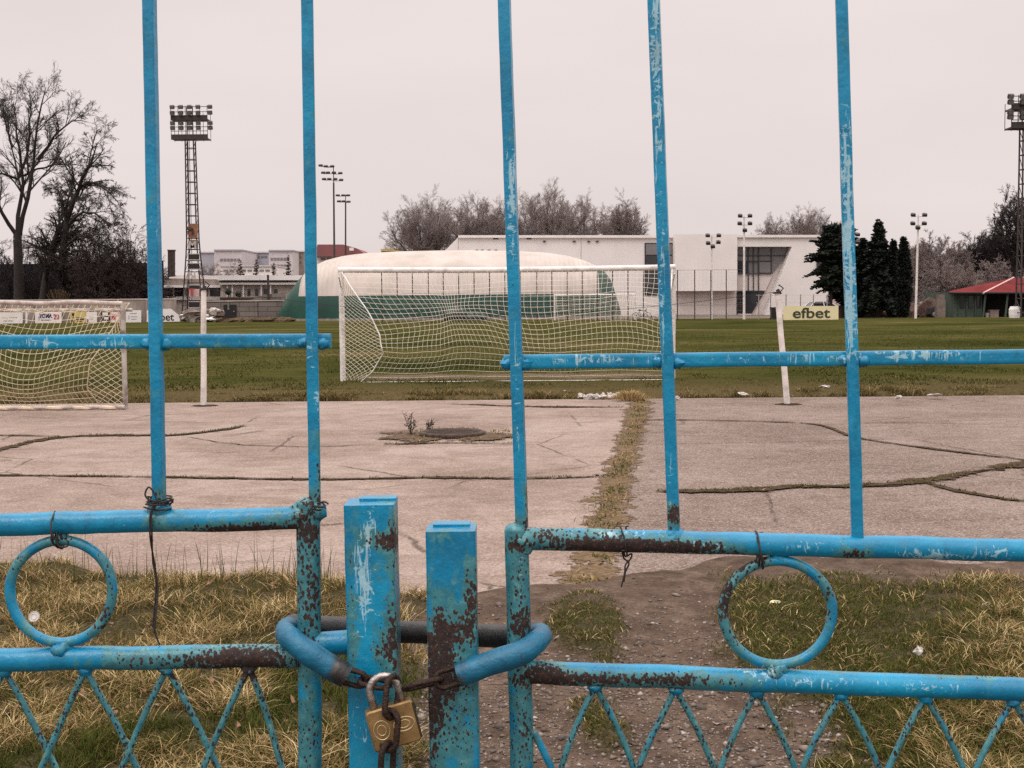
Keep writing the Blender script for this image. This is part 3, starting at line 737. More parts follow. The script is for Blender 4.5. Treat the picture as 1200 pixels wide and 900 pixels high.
wire('loop of wire hanging below the right upper rail with a kinked tail', [coil(at(733, 633, Y0), PX(16.5), (1, 0, .1), 1.0, 8),
    spline([at(731, 645, yF), at(733, 652, Y0), at(740, 649, Y0), at(739, 655, Y0), at(733, 662, Y0), at(732, 672, Y0), at(728, 688, Y0)], 6), spline([at(729, 645, yF), at(731, 654, Y0), at(737, 660, Y0), at(733, 670, Y0), at(731, 682, Y0)], 6)])
wire('thick dark wire tie binding the right ring to its rail', [coil(at(889, 642, Y0), PX(20), (1, 0, -.05), 1.0, 9), coil(at(890, 644, Y0), PX(20.5), (1, 0, .1), 1.0, 10), coil(at(891, 656, Y0), PX(10), (1, 0, 0), 2.0, 11)])
# ------------------------------------------------------------------ ground sheets
def quadsheet(name, pts, z, mat):
    mb = MB(); mb.add([(x, y, z) for x, y in pts], [tuple(range(len(pts)))]); return struct(obj(name, mb, mat))
quadsheet('ground', [(-2500, -500), (2500, -500), (2500, 4500), (-2500, 4500)], -.07, M_ground)
# paved yard: two slabs with a soil joint between
def gp(u, v): p = G(u, v); return p[:2]
jt = [gp(752, 470), gp(748, 482), gp(737, 520), gp(722, 570), gp(706, 630), gp(690, 690), gp(670, 760)]
jt = [tuple(p) for p in spline(np.array([(a, b, 0) for a, b in jt]), 12)[:, :2]]
jn = fbm(np.array([p[1] for p in jt]) * 1.7, np.zeros(len(jt)), 4, 4); jn2 = fbm(np.array([p[1] for p in jt]) * 2.1, np.ones(len(jt)) * 7, 9, 4)
jL = [(p[0] - .00 - .12 * float(a), p[1]) for p, a in zip(jt, jn)]; jR = [(p[0] + .00 + .12 * float(a), p[1]) for p, a in zip(jt, jn2)]
YB = 23.0
def slab(name, outer, edge, mat):
    quadsheet(name, outer + edge, .004, mat)
slab('concrete_pavement', [(-30, 6.2), (-30, YB)], [(jL[0][0], YB)] + jL[1:] + [(jL[-1][0], 6.2)], M_conc)
slab('asphalt_pavement', [(30, 6.2), (30, YB)], [(jR[0][0], YB)] + jR[1:] + [(jR[-1][0], 6.2)], M_asph)
quadsheet('pavement_joint', [(a - .02, b) for a, b in jL] + [(a + .02, b) for a, b in jR[::-1]], 0.0, M_joint)
def film(name, C, hw, z, mat, wl=1.0, wr_=1.0):
    """thin ragged layer of soil along a line on the slab"""
    C = np.asarray(C)[:, :2]; T = np.gradient(C, axis=0); N = np.stack([-T[:, 1], T[:, 0]], 1); N /= np.maximum(np.linalg.norm(N, axis=1), 1e-6)[:, None]; n = len(C)
    hw = np.broadcast_to(hw, n)[:, None]; V = []; E = []
    for k, e in ((-1, 1), (-.5, .4), (0, 0), (.5, .4), (1, 1)):
        q = C + N * hw * k * (wl if k > 0 else wr_); V.append(np.concatenate([q, np.full((n, 1), z)], 1)); E.append(np.full(n, float(e)))
    f = np.concatenate([np.stack([np.arange(n - 1) + k * n, np.arange(n - 1) + 1 + k * n, np.arange(n - 1) + 1 + (k + 1) * n, np.arange(n - 1) + (k + 1) * n], 1) for k in range(4)])
    return struct(npmesh(name, np.concatenate(V), [f], mat, attrs={'edge': np.concatenate(E)}))
film('joint_soil', jt[:-3], .27 + .16 * (fbm(np.arange(len(jt) - 3) * .35, np.zeros(len(jt) - 3), 4, 3) - .5), .0085, M_jfilm)

def ribbon(name, pix, w, mat, seed=0, k=10, taper=True):
    P = spline([G(u, v) for u, v in pix], k); P[:, 2] = .0125
    n = len(P); rr = np.random.default_rng(seed)
    T = np.gradient(P, axis=0); N = np.stack([-T[:, 1], T[:, 0]], 1); N /= np.maximum(np.linalg.norm(N, axis=1), 1e-6)[:, None]
    wd = w * .62 * (.35 + 1.3 * fbm(np.linspace(0, n / 2.5, n), np.zeros(n), seed, 3))
    if taper: wd *= np.clip(np.minimum(np.arange(n), np.arange(n)[::-1]) / 6, .1, 1)
    off = w * 1.6 * (fbm(np.linspace(0, n / 3, n), np.ones(n), seed + 4, 3) - .5)
    a = P.copy(); b = P.copy()
    a[:, :2] += N * (off + wd / 2 * (.5 + rr.random(n)))[:, None]; b[:, :2] += N * (off - wd / 2 * (.5 + rr.random(n)))[:, None]
    if w >= .05: film('crack_soil', P, np.clip(wd * 1.7, .03, .26), .0165 + .0008 * seed % .004, M_film)
    mb = MB(); mb.add(np.concatenate([a, b]), [(i, i + 1, n + i + 1, n + i) for i in range(n - 1)])
    return struct(obj(name, mb, mat)), P
CR = [([(-200, 558), (0, 558), (180, 560), (360, 563), (500, 561), (610, 562), (715, 559)], .075, 40),
      ([(-60, 540), (0, 528), (35, 519), (75, 513), (130, 511), (200, 511), (250, 506), (288, 500)], .11, 24),
      ([(-100, 511), (0, 511), (70, 512)], .05, 8), ([(215, 512), (250, 518), (300, 523), (380, 524), (440, 521)], .045, 10),
      ([(0, 541), (14, 540)], .05, 3), ([(450, 522), (520, 520), (600, 521)], .07, 10), ([(530, 474), (620, 477), (740, 478)], .13, 20),
      ([(755, 493), (800, 493), (900, 495), (960, 499), (1005, 514), (1100, 528), (1200, 540), (1330, 556)], .05, 24), ([(960, 498), (1050, 496), (1190, 498)], .03, 8),
      ([(770, 577), (850, 577), (930, 572), (1000, 571), (1080, 565), (1150, 553), (1200, 545), (1330, 522)], .15, 40),
      ([(1080, 566), (1130, 578), (1200, 589), (1300, 597)], .07, 14), ([(760, 521), (850, 520), (950, 518), (1000, 516)], .02, 6)]
crackP = []
for i, (px, w, nb) in enumerate(CR):
    o, P = ribbon('pavement_crack', px, w, M_crack, 20 + i); crackP.append((P, w))

# near verge with real relief
bx = []; by = []
for u, v in [(-500, 660), (-100, 664), (120, 668), (260, 668), (400, 680), (560, 688), (680, 684), (760, 664), (850, 654), (1000, 650), (1300, 652), (1700, 660)]:
    p = G(u, v); bx.append(p[0]); by.append(p[1])
def ybound(x): return np.interp(x, bx, by)
def zground(x, y):
    x = np.asarray(x, float); y = np.asarray(y, float)
    s = ybound(x) + .45 * (fbm(x * 1.3 + 20, y * 1.3 + 9, 31, 4) - .5) * 2 - y
    z = -.055 + .075 * sstep(-.15, .35, s)
    u, v = proj(np.stack([x, y, np.zeros_like(x)], -1))
    g = density(u, v)
    z = z + (.05 * (fbm(x * 1.8 + 3, y * 1.8, 5, 4) - .35) + .07 * g * fbm(x * 1.1, y * 1.1 + 7, 9, 3)) * sstep(0, .5, s)
    z = z + .018 * (fbm(x * 9, y * 9, 12, 3) - .5) * sstep(0, .3, s)
    return z
def density(u, v):
    u = np.asarray(u, float); v = np.asarray(v, float)
    nn = (fbm(u / 45 + 11, v / 30 + 5, 77, 4) - .5)
    L = sstep(500, 440, u + nn * 130 - (v - 690) * .02)
    ub = np.interp(v, [640, 690, 760, 830, 920], [860, 845, 850, 940, 985])
    Rr = sstep(-25, 45, u + nn * 170 - ub) * sstep(672, 696, v + nn * 40)
    I = np.exp(-((u - 690) / 62) ** 2 - ((v - 735) / 45) ** 2) + .75 * np.exp(-((u - 705) / 52) ** 2 - ((v - 850) / 55) ** 2) + .6 * np.exp(-((u - 490) / 30) ** 2 - ((v - 710) / 40) ** 2)
    return np.clip(np.maximum(np.maximum(L, Rr), sstep(.42, .8, I + nn * .8)), 0, 1)
gx = np.arange(-7, 7.01, .035); gy = np.arange(1.2, 10.6, .035)
XX, YY = np.meshgrid(gx, gy); xs = XX.ravel(); ys = YY.ravel(); zs = zground(xs, ys)
nx = len(gx); ny = len(gy); ii = (np.arange(ny - 1)[:, None] * nx + np.arange(nx - 1)[None]).ravel()
uu, vv = proj(np.stack([xs, ys, zs], 1))
struct(npmesh('verge_ground', np.stack([xs, ys, zs], 1), [np.stack([ii, ii + 1, ii + nx + 1, ii + nx], 1)], M_verge, attrs={'grassy': density(uu, vv)}, smooth=True))
quadsheet('roadside_ground', [(-60, -60), (60, -60), (60, 1.25), (-60, 1.25)], -.03, M_ground)

# ------------------------------------------------------------------ grass
def blades(name, P, h, lean, az, w, tint, mat, kind='stuff', curl=None):
    n = len(P); dirv = np.stack([np.cos(az), np.sin(az), np.zeros(n)], 1)
    face = az + math.pi / 2 + rng.normal(0, .7, n); sd = np.stack([np.cos(face), np.sin(face), np.zeros(n)], 1)
    V = np.zeros((n, 7, 3))
    for k, (t_, ws) in enumerate(((0, 1), (.38, .85), (.74, .55))):
        c = P + dirv * (lean * t_ ** 1.6)[:, None] + np.array([0, 0, 1.0]) * (h * (t_ - (.28 * lean / np.maximum(h + lean, 1e-3)) * t_ * t_))[:, None]
        V[:, 2 * k] = c - sd * (w * ws / 2)[:, None]; V[:, 2 * k + 1] = c + sd * (w * ws / 2)[:, None]
    V[:, 6] = P + dirv * lean[:, None] + np.array([0, 0, 1.0]) * (h * (1 - .42 * lean / np.maximum(h + lean, 1e-3)))[:, None]
    b = (np.arange(n) * 7)[:, None]
    q = np.concatenate([b + np.array([[0, 1, 3, 2]]), b + np.array([[2, 3, 5, 4]])]); tr = b + np.array([[4, 5, 6]])
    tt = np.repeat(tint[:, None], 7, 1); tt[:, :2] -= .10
    o = npmesh(name, V.reshape(-1, 3), [q, tr], mat, attrs={'tint': np.clip(tt, 0, 1).ravel()})
    return struct(o, kind)
def scatter(n, x0, x1, y0, y1):
    # more samples near the camera: uniform in 1/y
    q = rng.random(n); y = 1 / (1 / y0 + q * (1 / y1 - 1 / y0)); x = (rng.random(n) * (x1 - x0) + x0) * y
    return x, y
N = 420000
x, y = scatter(N, -.52, .52, 4.0, 9.8)
u, v = proj(np.stack([x, y, np.zeros(N)], 1)); d = density(u, v)
s = ybound(x) + .45 * (fbm(x * 1.3 + 20, y * 1.3 + 9, 31, 4) - .5) * 2 - y
cl = fbm(x * 5, y * 5, 41, 3)
keep = (rng.random(N) < np.clip(d * (cl - np.where(u > 560, .14, .29)) * 2.6, 0, 1)) & (s > -.02) & (v < 1010)
x, y, u, v, d, cl, s = [k[keep] for k in (x, y, u, v, d, cl, s)]; n = len(x)
P = np.stack([x, y, zground(x, y) - .005], 1)
left = u < 520; dry = np.where(left, .74, np.where(u < 800, .12, np.clip(.08 + (u - 1040) / 380, .10, .48)))
dry = dry - np.where(left, .55 * sstep(.56, .72, fbm(x * 1.1 + 40, y * 1.1, 55, 3)), 0) - np.where(left & (v > 780), .22, 0)
cdir = fbm(x * 2.2, y * 2.2, 61, 3) * 14
isdry = rng.random(n) < dry
hh = np.where(left, .062, np.where(u < 800, .026, .036 + .024 * sstep(1020, 1180, u))) * (.45 + 1.1 * cl) * rng.uniform(.4, 1.4, n) * np.where(isdry, 1, .8)
hh *= np.where(s < .25, .75, 1)
lean = hh * np.where(isdry, rng.uniform(.5, 2.1, n), rng.uniform(.15, 1.1, n))
tint = np.where(isdry, rng.normal(.61, .19, n) + .8 * (cl - .5) + .18 * (fbm(x * 1.6, y * 1.6, 44, 3) - .5), rng.normal(.25, .11, n) + .2 * (cl - .5))
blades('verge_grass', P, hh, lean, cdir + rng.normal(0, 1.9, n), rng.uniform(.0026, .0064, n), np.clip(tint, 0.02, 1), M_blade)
# dry seed stalks rising above the left grass
ns = 260; q = rng.random(ns)
x = np.interp(rng.random(ns), [0, 1], [-3.4, -.9]); y = ybound(x) - rng.uniform(.1, 1.6, ns)
P = np.stack([x, y, zground(x, y)], 1)
blades('dry_seed_stalks', P, rng.uniform(.14, .34, ns), rng.uniform(.01, .08, ns), rng.random(ns) * 6.28, rng.uniform(.003, .006, ns), rng.uniform(.1, .55, ns), M_blade)
ns = 70; x = rng.uniform(-2.6, -.75, ns); y = rng.uniform(5.0, 7.6, ns)
blades('dry_seed_stalks', np.stack([x, y, zground(x, y)], 1), rng.uniform(.10, .26, ns), rng.uniform(.02, .16, ns), rng.random(ns) * 6.28, rng.uniform(.003, .0055, ns), rng.uniform(.38, .55, ns), M_blade)
# gravel of the wheel track
def stones(name, P, r, tint, mat):
    n = len(P); base = np.array([(0, 0, 1), (0, 0, -1), (1, 0, 0), (0, 1, 0), (-1, 0, 0), (0, -1, 0)], float)
    V = P[:, None] + base[None] * r[:, None, None] * rng.uniform(.55, 1.35, (n, 6, 1)) * np.array([1, 1, .55]) + rng.normal(0, 1, (n, 6, 3)) * (r * .18)[:, None, None]
    a = rng.random(n) * 6.28; c, s_ = np.cos(a)[:, None], np.sin(a)[:, None]
    D = V - P[:, None]; V = np.stack([P[:, None, 0] + D[..., 0] * c - D[..., 1] * s_, P[:, None, 1] + D[..., 0] * s_ + D[..., 1] * c, V[..., 2]], -1)
    f = np.array([(0, 2, 3), (0, 3, 4), (0, 4, 5), (0, 5, 2), (1, 3, 2), (1, 4, 3), (1, 5, 4), (1, 2, 5)])
    Fc = ((np.arange(n) * 6)[:, None, None] + f[None]).reshape(-1, 3)
    return struct(npmesh(name, V.reshape(-1, 3), [Fc], mat, attrs={'tint': np.repeat(tint, 6)}), 'stuff')
N = 42000; x, y = scatter(N, -.28, .30, 4.2, 9.4)
u, v = proj(np.stack([x, y, np.zeros(N)], 1)); d = density(u, v)
s = ybound(x) - y; k = (d < .5) & (s > .0) & (rng.random(N) < .72 * np.clip(.10 + .9 * sstep(690, 780, v), 0, 1) * (.25 + fbm(x * 3, y * 3, 91, 3))) & (v < 1000)
x, y = x[k], y[k]; n = len(x)
r = rng.lognormal(math.log(.0062), .5, n).clip(.003, .028)
stones('track_gravel', np.stack([x, y, zground(x, y) + r * .15], 1), r, rng.beta(2.2, 2.2, n), M_gravel)
# fallen leaves and small straw on the verge
def leaves(name, n, tint_mat, u0, u1, v0, v1, r0, r1, zz=.0):
    V = []; F_ = []
    for i in range(n):
        p = G(rng.uniform(u0, u1), rng.uniform(v0, v1)); c = np.array([p[0], p[1], float(zground(p[0], p[1])) + zz + rng.uniform(.004, .03)])
        r = rng.uniform(r0, r1); a = rng.random() * 6.28; ti = rng.normal(0, .45, 2)
        o = len(V)
        for kk in range(6):
            th = kk * math.pi / 3; q = r * rng.uniform(.55, 1.1) * np.array([math.cos(th), .62 * math.sin(th)])
            q = np.array([q[0] * math.cos(a) - q[1] * math.sin(a), q[0] * math.sin(a) + q[1] * math.cos(a)])
            V.append(c + np.array([q[0], q[1], q[0] * ti[0] + q[1] * ti[1] + .006 * math.cos(2 * th)]))
        F_.append(tuple(range(o, o + 6)))
    mb = MB(); mb.add(V, F_); return struct(obj(name, mb, tint_mat), 'stuff')
leaves('fallen_leaves', 150, M_leaf, 0, 440, 700, 910, .008, .022, .03)
leaves('fallen_leaves', 40, M_leaf, 640, 1200, 690, 910, .008, .020, .01)

# ------------------------------------------------------------------ pitch
pe = [(-95, 23.25), (-30, 23.2), (-14, 23.15), (-5, 23.25), (2, 23.35), (10, 23.3), (22, 23.1), (95, 23.2)]
ex_ = np.linspace(-95, 95, 600); ey_ = np.interp(ex_, [p[0] for p in pe], [p[1] for p in pe]) + .75 * (fbm(ex_ * 1.1, ex_ * 0, 3, 5) - .5)
rows = [(0.0, -.02), (.12, .05), (.4, .085), (1.2, .075), (3, .06)]
V = []; 
for dy, z in rows: V.append(np.stack([ex_, ey_ + dy, np.full_like(ex_, z) + .03 * (fbm(ex_ * 3, ex_ * 0 + dy * 3, 8, 3) - .5)], 1))
far = 121 - .30 * ex_; V.append(np.stack([ex_, far, np.full_like(ex_, .06)], 1))
V = np.concatenate(V); nn = len(ex_); Fq = np.concatenate([np.stack([np.arange(nn - 1) + k * nn, np.arange(nn - 1) + 1 + k * nn, np.arange(nn - 1) + 1 + (k + 1) * nn, np.arange(nn - 1) + (k + 1) * nn], 1) for k in range(len(rows))])
struct(npmesh('football_pitch', V, [Fq], M_pitch, smooth=True))
mb = MB(); mb.add([(-95, 121 + .3 * 95 - .5, -.02), (95, 121 - .3 * 95 - .5, -.02), (95, 121 - .3 * 95 + 9, -.02), (-95, 121 + .3 * 95 + 9, -.02)], [(0, 1, 2, 3)]); struct(obj('cinder_track', mb, M_track))
# tufts: dense at the edge, thinner over the pitch
n = 60000; x = rng.uniform(-11.5, 11.5, n); e = np.interp(x, ex_, ey_); y = e - .1 + rng.exponential(1.3, n)
cl = fbm(x * 2.2, y * 2.2, 17, 3); k = (rng.random(n) < (cl - .15) * 1.8) & (y < 34)
x, y, cl, e = x[k], y[k], cl[k], e[k]; n = len(x)
hh = (.035 + .17 * np.exp(-(y - e) / .8) * sstep(.42, .75, cl)) * rng.uniform(.4, 1.2, n)
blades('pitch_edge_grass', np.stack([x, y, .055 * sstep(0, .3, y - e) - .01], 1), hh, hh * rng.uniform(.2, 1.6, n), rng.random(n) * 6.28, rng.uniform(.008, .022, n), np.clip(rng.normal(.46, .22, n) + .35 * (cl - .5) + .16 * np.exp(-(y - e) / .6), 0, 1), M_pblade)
n = 70000; q = rng.random(n); y = 1 / (1 / 25 + q * (1 / 75 - 1 / 25)); x = rng.uniform(-.45, .45, n) * y
cl = fbm(x * .7, y * .5, 27, 4); k = (rng.random(n) < sstep(.34, .62, cl)) & ~((np.abs(x + .1) < 3.4) & (np.abs(y - 29.2) < .9))
x, y, cl = x[k], y[k], cl[k]; n = len(x); hh = rng.uniform(.03, .075, n)
blades('pitch_turf_blades', np.stack([x, y, np.full(n, .055)], 1), hh, hh * rng.uniform(.3, 1.5, n), rng.random(n) * 6.28, rng.uniform(.012, .03, n), np.clip(rng.normal(.30, .17, n), 0, 1), M_pblade)
# grass growing in cracks and in the soil joint
PP = []; HH = []; TT = []
jm = np.array(jt)
n = 5200; t_ = rng.random(n); ix = t_ * (len(jm) - 1); yy = np.interp(ix, np.arange(len(jm)), jm[:, 1]); xx = np.interp(ix, np.arange(len(jm)), jm[:, 0]) + rng.normal(0, .075, n)
kk = (fbm(xx * 3, yy * 3, 71, 3) > .47) & (yy > 7.9) & (yy < 23); PP.append(np.stack([xx, yy, np.zeros(n)], 1)[kk]); m_ = kk.sum(); HH.append(rng.uniform(.012, .05, m_)); TT.append(np.clip(rng.normal(.60, .2, m_), .1, 1) * np.where(fbm(xx[kk] * 2.2, yy[kk] * 2.2, 79, 3) > .54, .5, 1))
for P, w in crackP:
    if w < .06: continue
    seg = len(P); n = int(seg * w * 120)
    i_ = rng.random(n) * (seg - 1); q = np.stack([np.interp(i_, np.arange(seg), P[:, k]) for k in range(3)], 1); q[:, :2] += rng.normal(0, w * .30, (n, 2))
    kk = fbm(q[:, 0] * 3, q[:, 1] * 3, 73, 3) > .47
    PP.append(q[kk]); HH.append(rng.uniform(.008, .04, kk.sum())); TT.append(rng.normal(.32, .18, kk.sum()))
P = np.concatenate(PP); H = np.concatenate(HH); T_ = np.concatenate(TT); n = len(P)
blades('crack_grass', P, H, H * rng.uniform(.3, 1.6, n), rng.random(n) * 6.28, rng.uniform(.006, .013, n), np.clip(T_, 0, 1), M_blade)

# ------------------------------------------------------------------ manhole, litter
c = G(530, 511); mh = thing('manhole_cover', 'rusty round manhole cover in a patch of dirt on the pale concrete', 'manhole', (c[0], c[1], .0))
mb = MB(); P = []
for a in np.linspace(0, 2 * math.pi, 41)[:-1]: P.append((c[0] + .40 * math.cos(a), c[1] + .40 * math.sin(a), .035))
mb.tube(np.array(P), .035, 8, closed=True); obj('rim', mb, M_iron2, mh, smooth=True)
mb = MB(); Vb = [(c[0] + .38 * math.cos(a), c[1] + .38 * math.sin(a), zz) for zz in (.0, .05) for a in np.linspace(0, 2 * math.pi, 33)[:-1]]
mb.add(Vb, [tuple(range(32, 64))] + [(i, (i + 1) % 32, 32 + (i + 1) % 32, 32 + i) for i in range(32)])
for k in range(-3, 4): mb.box((c[0], c[1] + k * .09, .055), (2 * math.sqrt(max(.34 ** 2 - (k * .09) ** 2, .01)), .03, .012))
obj('lid', mb, M_iron2, mh)
mb = MB(); Vd = [(c[0] - .05, c[1] + .05, .022)]; nd = 44
for i in range(nd):
    a = 2 * math.pi * i / nd; r = .78 + .30 * (fbm([math.cos(a) * 2 + 5], [math.sin(a) * 2 + 5], 3, 3)[0] - .5) * 3
    Vd.append((c[0] - .06 + r * 1.02 * math.cos(a), c[1] + r * .95 * math.sin(a), .006))
Vd = [(x, y, .024) for x, y, z in Vd]; Vo = [(c[0] - .06 + (x - c[0] + .06) * 1.5, c[1] + (y - c[1]) * 1.3, .02) for x, y, z in Vd[1:]]
struct(npmesh('dirt_patch', np.array(Vd + Vo), [np.array([(0, i + 1, (i + 1) % nd + 1) for i in range(nd)]), np.array([(i + 1, i + 1 + nd, (i + 1) % nd + 1 + nd, (i + 1) % nd + 1) for i in range(nd)])], M_pfilm, attrs={'edge': [.0] + [.34] * nd + [1.1] * nd}))
n = 1500; a = rng.random(n) * 6.28; r = np.sqrt(rng.random(n)) * .95
k = (r > .43) & (fbm(c[0] + r * np.cos(a) * 4, r * np.sin(a) * 4, 5, 3) > .45); a, r = a[k], r[k]; n = len(a)
h = rng.uniform(.01, .05, n)
blades('dirt_patch_grass', np.stack([c[0] + r * np.cos(a), c[1] + r * np.sin(a), np.full(n, .01)], 1), h, h * rng.uniform(.3, 1.4, n), rng.random(n) * 6.28, rng.uniform(.006, .014, n), np.clip(rng.normal(.42, .2, n), 0, 1), M_blade)
def weed(u, v, hgt, n, label, seed):
    rr = np.random.default_rng(seed); b = G(u, v); mb = MB()
    for i in range(n):
        a = rr.random() * 6.28; l = hgt * rr.uniform(.5, 1); tip = b + np.array([math.cos(a) * l * .35, math.sin(a) * l * .35, l])
        P = np.array([b, b + (tip - b) * .5 + np.array([0, 0, .02]), tip]); mb.tube(P, [.006, .004, .002], 4)
        for k in range(5):
            q = b + (tip - b) * rr.uniform(.35, 1); mb.tube([q, q + rr.normal(0, .045, 3) + np.array([0, 0, .04])], [.004, .002], 3)
            mb.blob(q + rr.normal(0, .02, 3), .010, seed * 50 + i * 5 + k, .5, 5, 3)
    o = obj('dry_weed', mb, M_bush); o.data.transform(Matrix.Translation(Vector(-b))); o.location = Vector(b); return setp(o, label, 'weed', 'dry weeds by the manhole')
weed(482, 511, .36, 6, 'taller dry brown weed at the left of the manhole dirt patch', 3)
weed(502, 508, .20, 5, 'low dry brown weed right behind the manhole cover', 4)
def litter(u, v, size, label, mat, seed, name='litter_paper', cat='litter', flat=.35, z=None, group='white litter on the ground'):
    b = G(u, v); zz = (float(zground(b[0], b[1])) + size * flat * .3 if b[1] < 8.5 else .0) if z is None else z; size *= .75 if b[1] > 9 else 1; b = np.array([b[0], b[1], zz])
    mb = MB(); mb.blob((0, 0, 0), (size, size * .7, size * flat), seed, .9, 9, 6); o = obj(name, mb, mat); o.location = Vector(b + np.array([0, 0, size * flat * .35])); o.rotation_euler = (.2, .1, seed)
    return setp(o, label, cat, group)
litter(907, 719, .030, 'yellowish crumpled paper scrap lying inside the view of the right ring', M_cream, 3, z=.06)
litter(1155, 728, .028, 'white paper scrap on the dry grass at the right edge', M_paper, 4, z=.09)
litter(1077, 786, .030, 'white paper scrap peeking over the right lower rail', M_paper, 5, flat=.9, z=.08)
litter(958, 732, .018, 'small white pebble-like scrap near the right rim of the ring', M_paper, 6, z=.05)
litter(870, 466, .14, 'flat white scrap on the pitch edge between fourth and fifth uprights', M_paper, 7, flat=.2, z=.07)
litter(968, 459, .22, 'pale flat slab of litter on the pitch edge near the fifth upright', M_rubble, 8, flat=.16, z=.08)
litter(1095, 468, .14, 'white scrap at the pitch edge on the far right', M_paper, 9, flat=.2, z=.07)
litter(1052, 470, .09, 'tiny white scrap left of the one on the far right pitch edge', M_paper, 10, flat=.4, z=.06)
litter(662, 463, .07, 'tiny white scrap left of the rubble heap', M_paper, 11, flat=.5, z=.06)
litter(793, 470, .08, 'tiny white scrap on the pitch edge beside the fourth upright', M_paper, 12, flat=.5, z=.05)
b = G(700, 468); t = thing('rubble_heap', 'small heap of broken white plaster at the pitch edge', 'rubble', (b[0], b[1], .04))
for i in range(26):
    p = b + np.array([rng.normal(0, .16), rng.uniform(-.12, .2), .04 + .05 * rng.random()]); mb = MB(); mb.blob(p, (rng.uniform(.02, .07), rng.uniform(.02, .06), rng.uniform(.015, .05)), 60 + i, .9, 7, 5); obj('chunk', mb, M_rubble, t)
# tan dry tussock behind the end of the joint
b = G(737, 470); n = 900; a = rng.random(n) * 6.28; r = np.abs(rng.normal(0, .17, n))
h = rng.uniform(.05, .20, n) * np.exp(-(r / .3) ** 2)
o = blades('dry_tussock', np.stack([b[0] + r * np.cos(a) * 1.1, b[1] + r * np.sin(a), np.full(n, .03)], 1), h + .03, h * rng.uniform(.4, 1.3, n), a, rng.uniform(.006, .014, n), rng.uniform(.62, .95, n), M_blade, kind='thing')
setp(o, 'tan tussock of dead grass where the soil joint meets the pitch', 'grass tuft')
# frosted plastic cup in the left grass
b = G(41, 748); b[2] = float(zground(b[0], b[1])) + .07; t = thing('plastic_lid', 'round frosted plastic lid lying in the straw beside the left ring', 'lid', b)
mb = MB(); axis = np.array([0, -.9, .45]); axis /= np.linalg.norm(axis); e1 = np.array([1., 0, 0]); e2 = np.cross(axis, e1)
circ = lambda r, o_: [b + axis * o_ + r * (math.cos(q) * e1 + math.sin(q) * e2) for q in np.linspace(0, 2 * math.pi, 25)[:-1]]
mb.add(np.array(circ(.026, 0) + circ(.026, .004)), [tuple(range(24)), tuple(range(24, 48))] + [(i, (i + 1) % 24, 24 + (i + 1) % 24, 24 + i) for i in range(24)]); obj('disc', mb, M_cup, t)
mb = MB(); mb.tube(np.array(circ(.027, .004)), .003, 6, closed=True); mb.tube(np.array(circ(.016, .005)), .0015, 6, closed=True); obj('rim', mb, M_paper, t, smooth=True)
# ------------------------------------------------------------------ goals and nets
def netlines(mb, Sf, A, B, na, nb, r, skip=None, jit=0):
    for a in A:
        mb.tube(np.array([Sf(a, b) for b in np.linspace(B[0], B[-1], nb)]), r, 3, cap=False)
    for b in B:
        mb.tube(np.array([Sf(a, b) for a in np.linspace(A[0], A[-1], na)]), r, 3, cap=False)
def gpt(u, v, Y): return at(u, v, Y)
# main goal
YG = 28.0
pl_ = at(402, 447, YG); pr_ = at(788, 444, YG); xl, xr = pl_[0], pr_[0]; zg = .05; ztop = at(402, 319, YG)[2]
mg = thing('football_goal', 'full-size white football goal with a sagging net, its back to the yard', 'goal', ((xl + xr) / 2, YG, zg))
mb = MB().tube([(xl, YG, zg), (xl, YG, ztop)], .06, 14); obj('post', mb, M_whitegoal, mg, angle=40)
mb = MB().tube([(xr, YG, zg), (xr + .02, YG, ztop)], .06, 14); obj('post', mb, M_whitegoal, mg, angle=40)
mb = MB().tube(np.array([(xl - .06 + (xr - xl + .12) * k / 20, YG, ztop + .05 - .03 * math.sin(math.pi * k / 20)) for k in range(21)]), .06, 14); obj('crossbar', mb, M_whitegoal, mg, angle=40)
mb = MB()
for k, sx in ((xl, 1), (xr, -1)):
    mb.tube([(k, YG - .03, ztop - .35), (k + sx * .02, YG - .5, ztop - .12), (k + sx * .02, YG - .55, ztop - .10)], .015, 6)
obj('net_bracket', mb, M_whitegoal, mg)
HT = ztop - zg
pin = np.array([at(527, 363, YG - 1.0)[0], YG - 1.05, at(527, 363, YG - 1.0)[2]])
def back(a, b):
    # a across 0..1, b from the bar (0) down to the ground (1)
    edge = np.interp(b, [0, .25, .55, .75, .9, 1], [.02, .35, .80, .95, .75, .45])       # how far the corner cord is pulled inwards
    wl = math.exp(-(a / .10) ** 1.5) if a < .5 else 0; wr_ = math.exp(-((1 - a) / .06) ** 1.5) if a > .5 else 0
    x0 = xl + edge; x1 = xr - .45 * edge
    x = x0 + (x1 - x0) * a
    y = YG - np.interp(b, [0, .12, .4, .7, .9, 1], [.03, .45, .95, 1.15, .9, .5])
    z = zg + HT * (1 - b) * 1.0 + .01
    z += .10 * (fbm([a * 7 + 2], [b * 2], 5, 2)[0] - .5) * math.sin(math.pi * b) * 2
    z -= .05 * math.sin(math.pi * b) * math.sin(a * 13)
    x += .16 * (fbm([a * 5 + 9], [b * 3 + 4], 6, 2)[0] - .5) * math.sin(math.pi * b)
    p = np.array([x, y, z])
    dlt = pin - p; d = math.hypot((x - pin[0]) / 1.3, (z - pin[2]) / .75)
    if b > .05: p = p + dlt * np.array([.62, .5, .42]) * math.exp(-d * d) * min(1, (1 - b) * 4 + .05)
    return p
mb = MB(); A = np.linspace(0, 1, 58); B = np.linspace(0.0, 1, 23)
netlines(mb, back, A, B, 90, 34, .0042)
obj('back_net', mb, M_net, mg)
mb = MB()
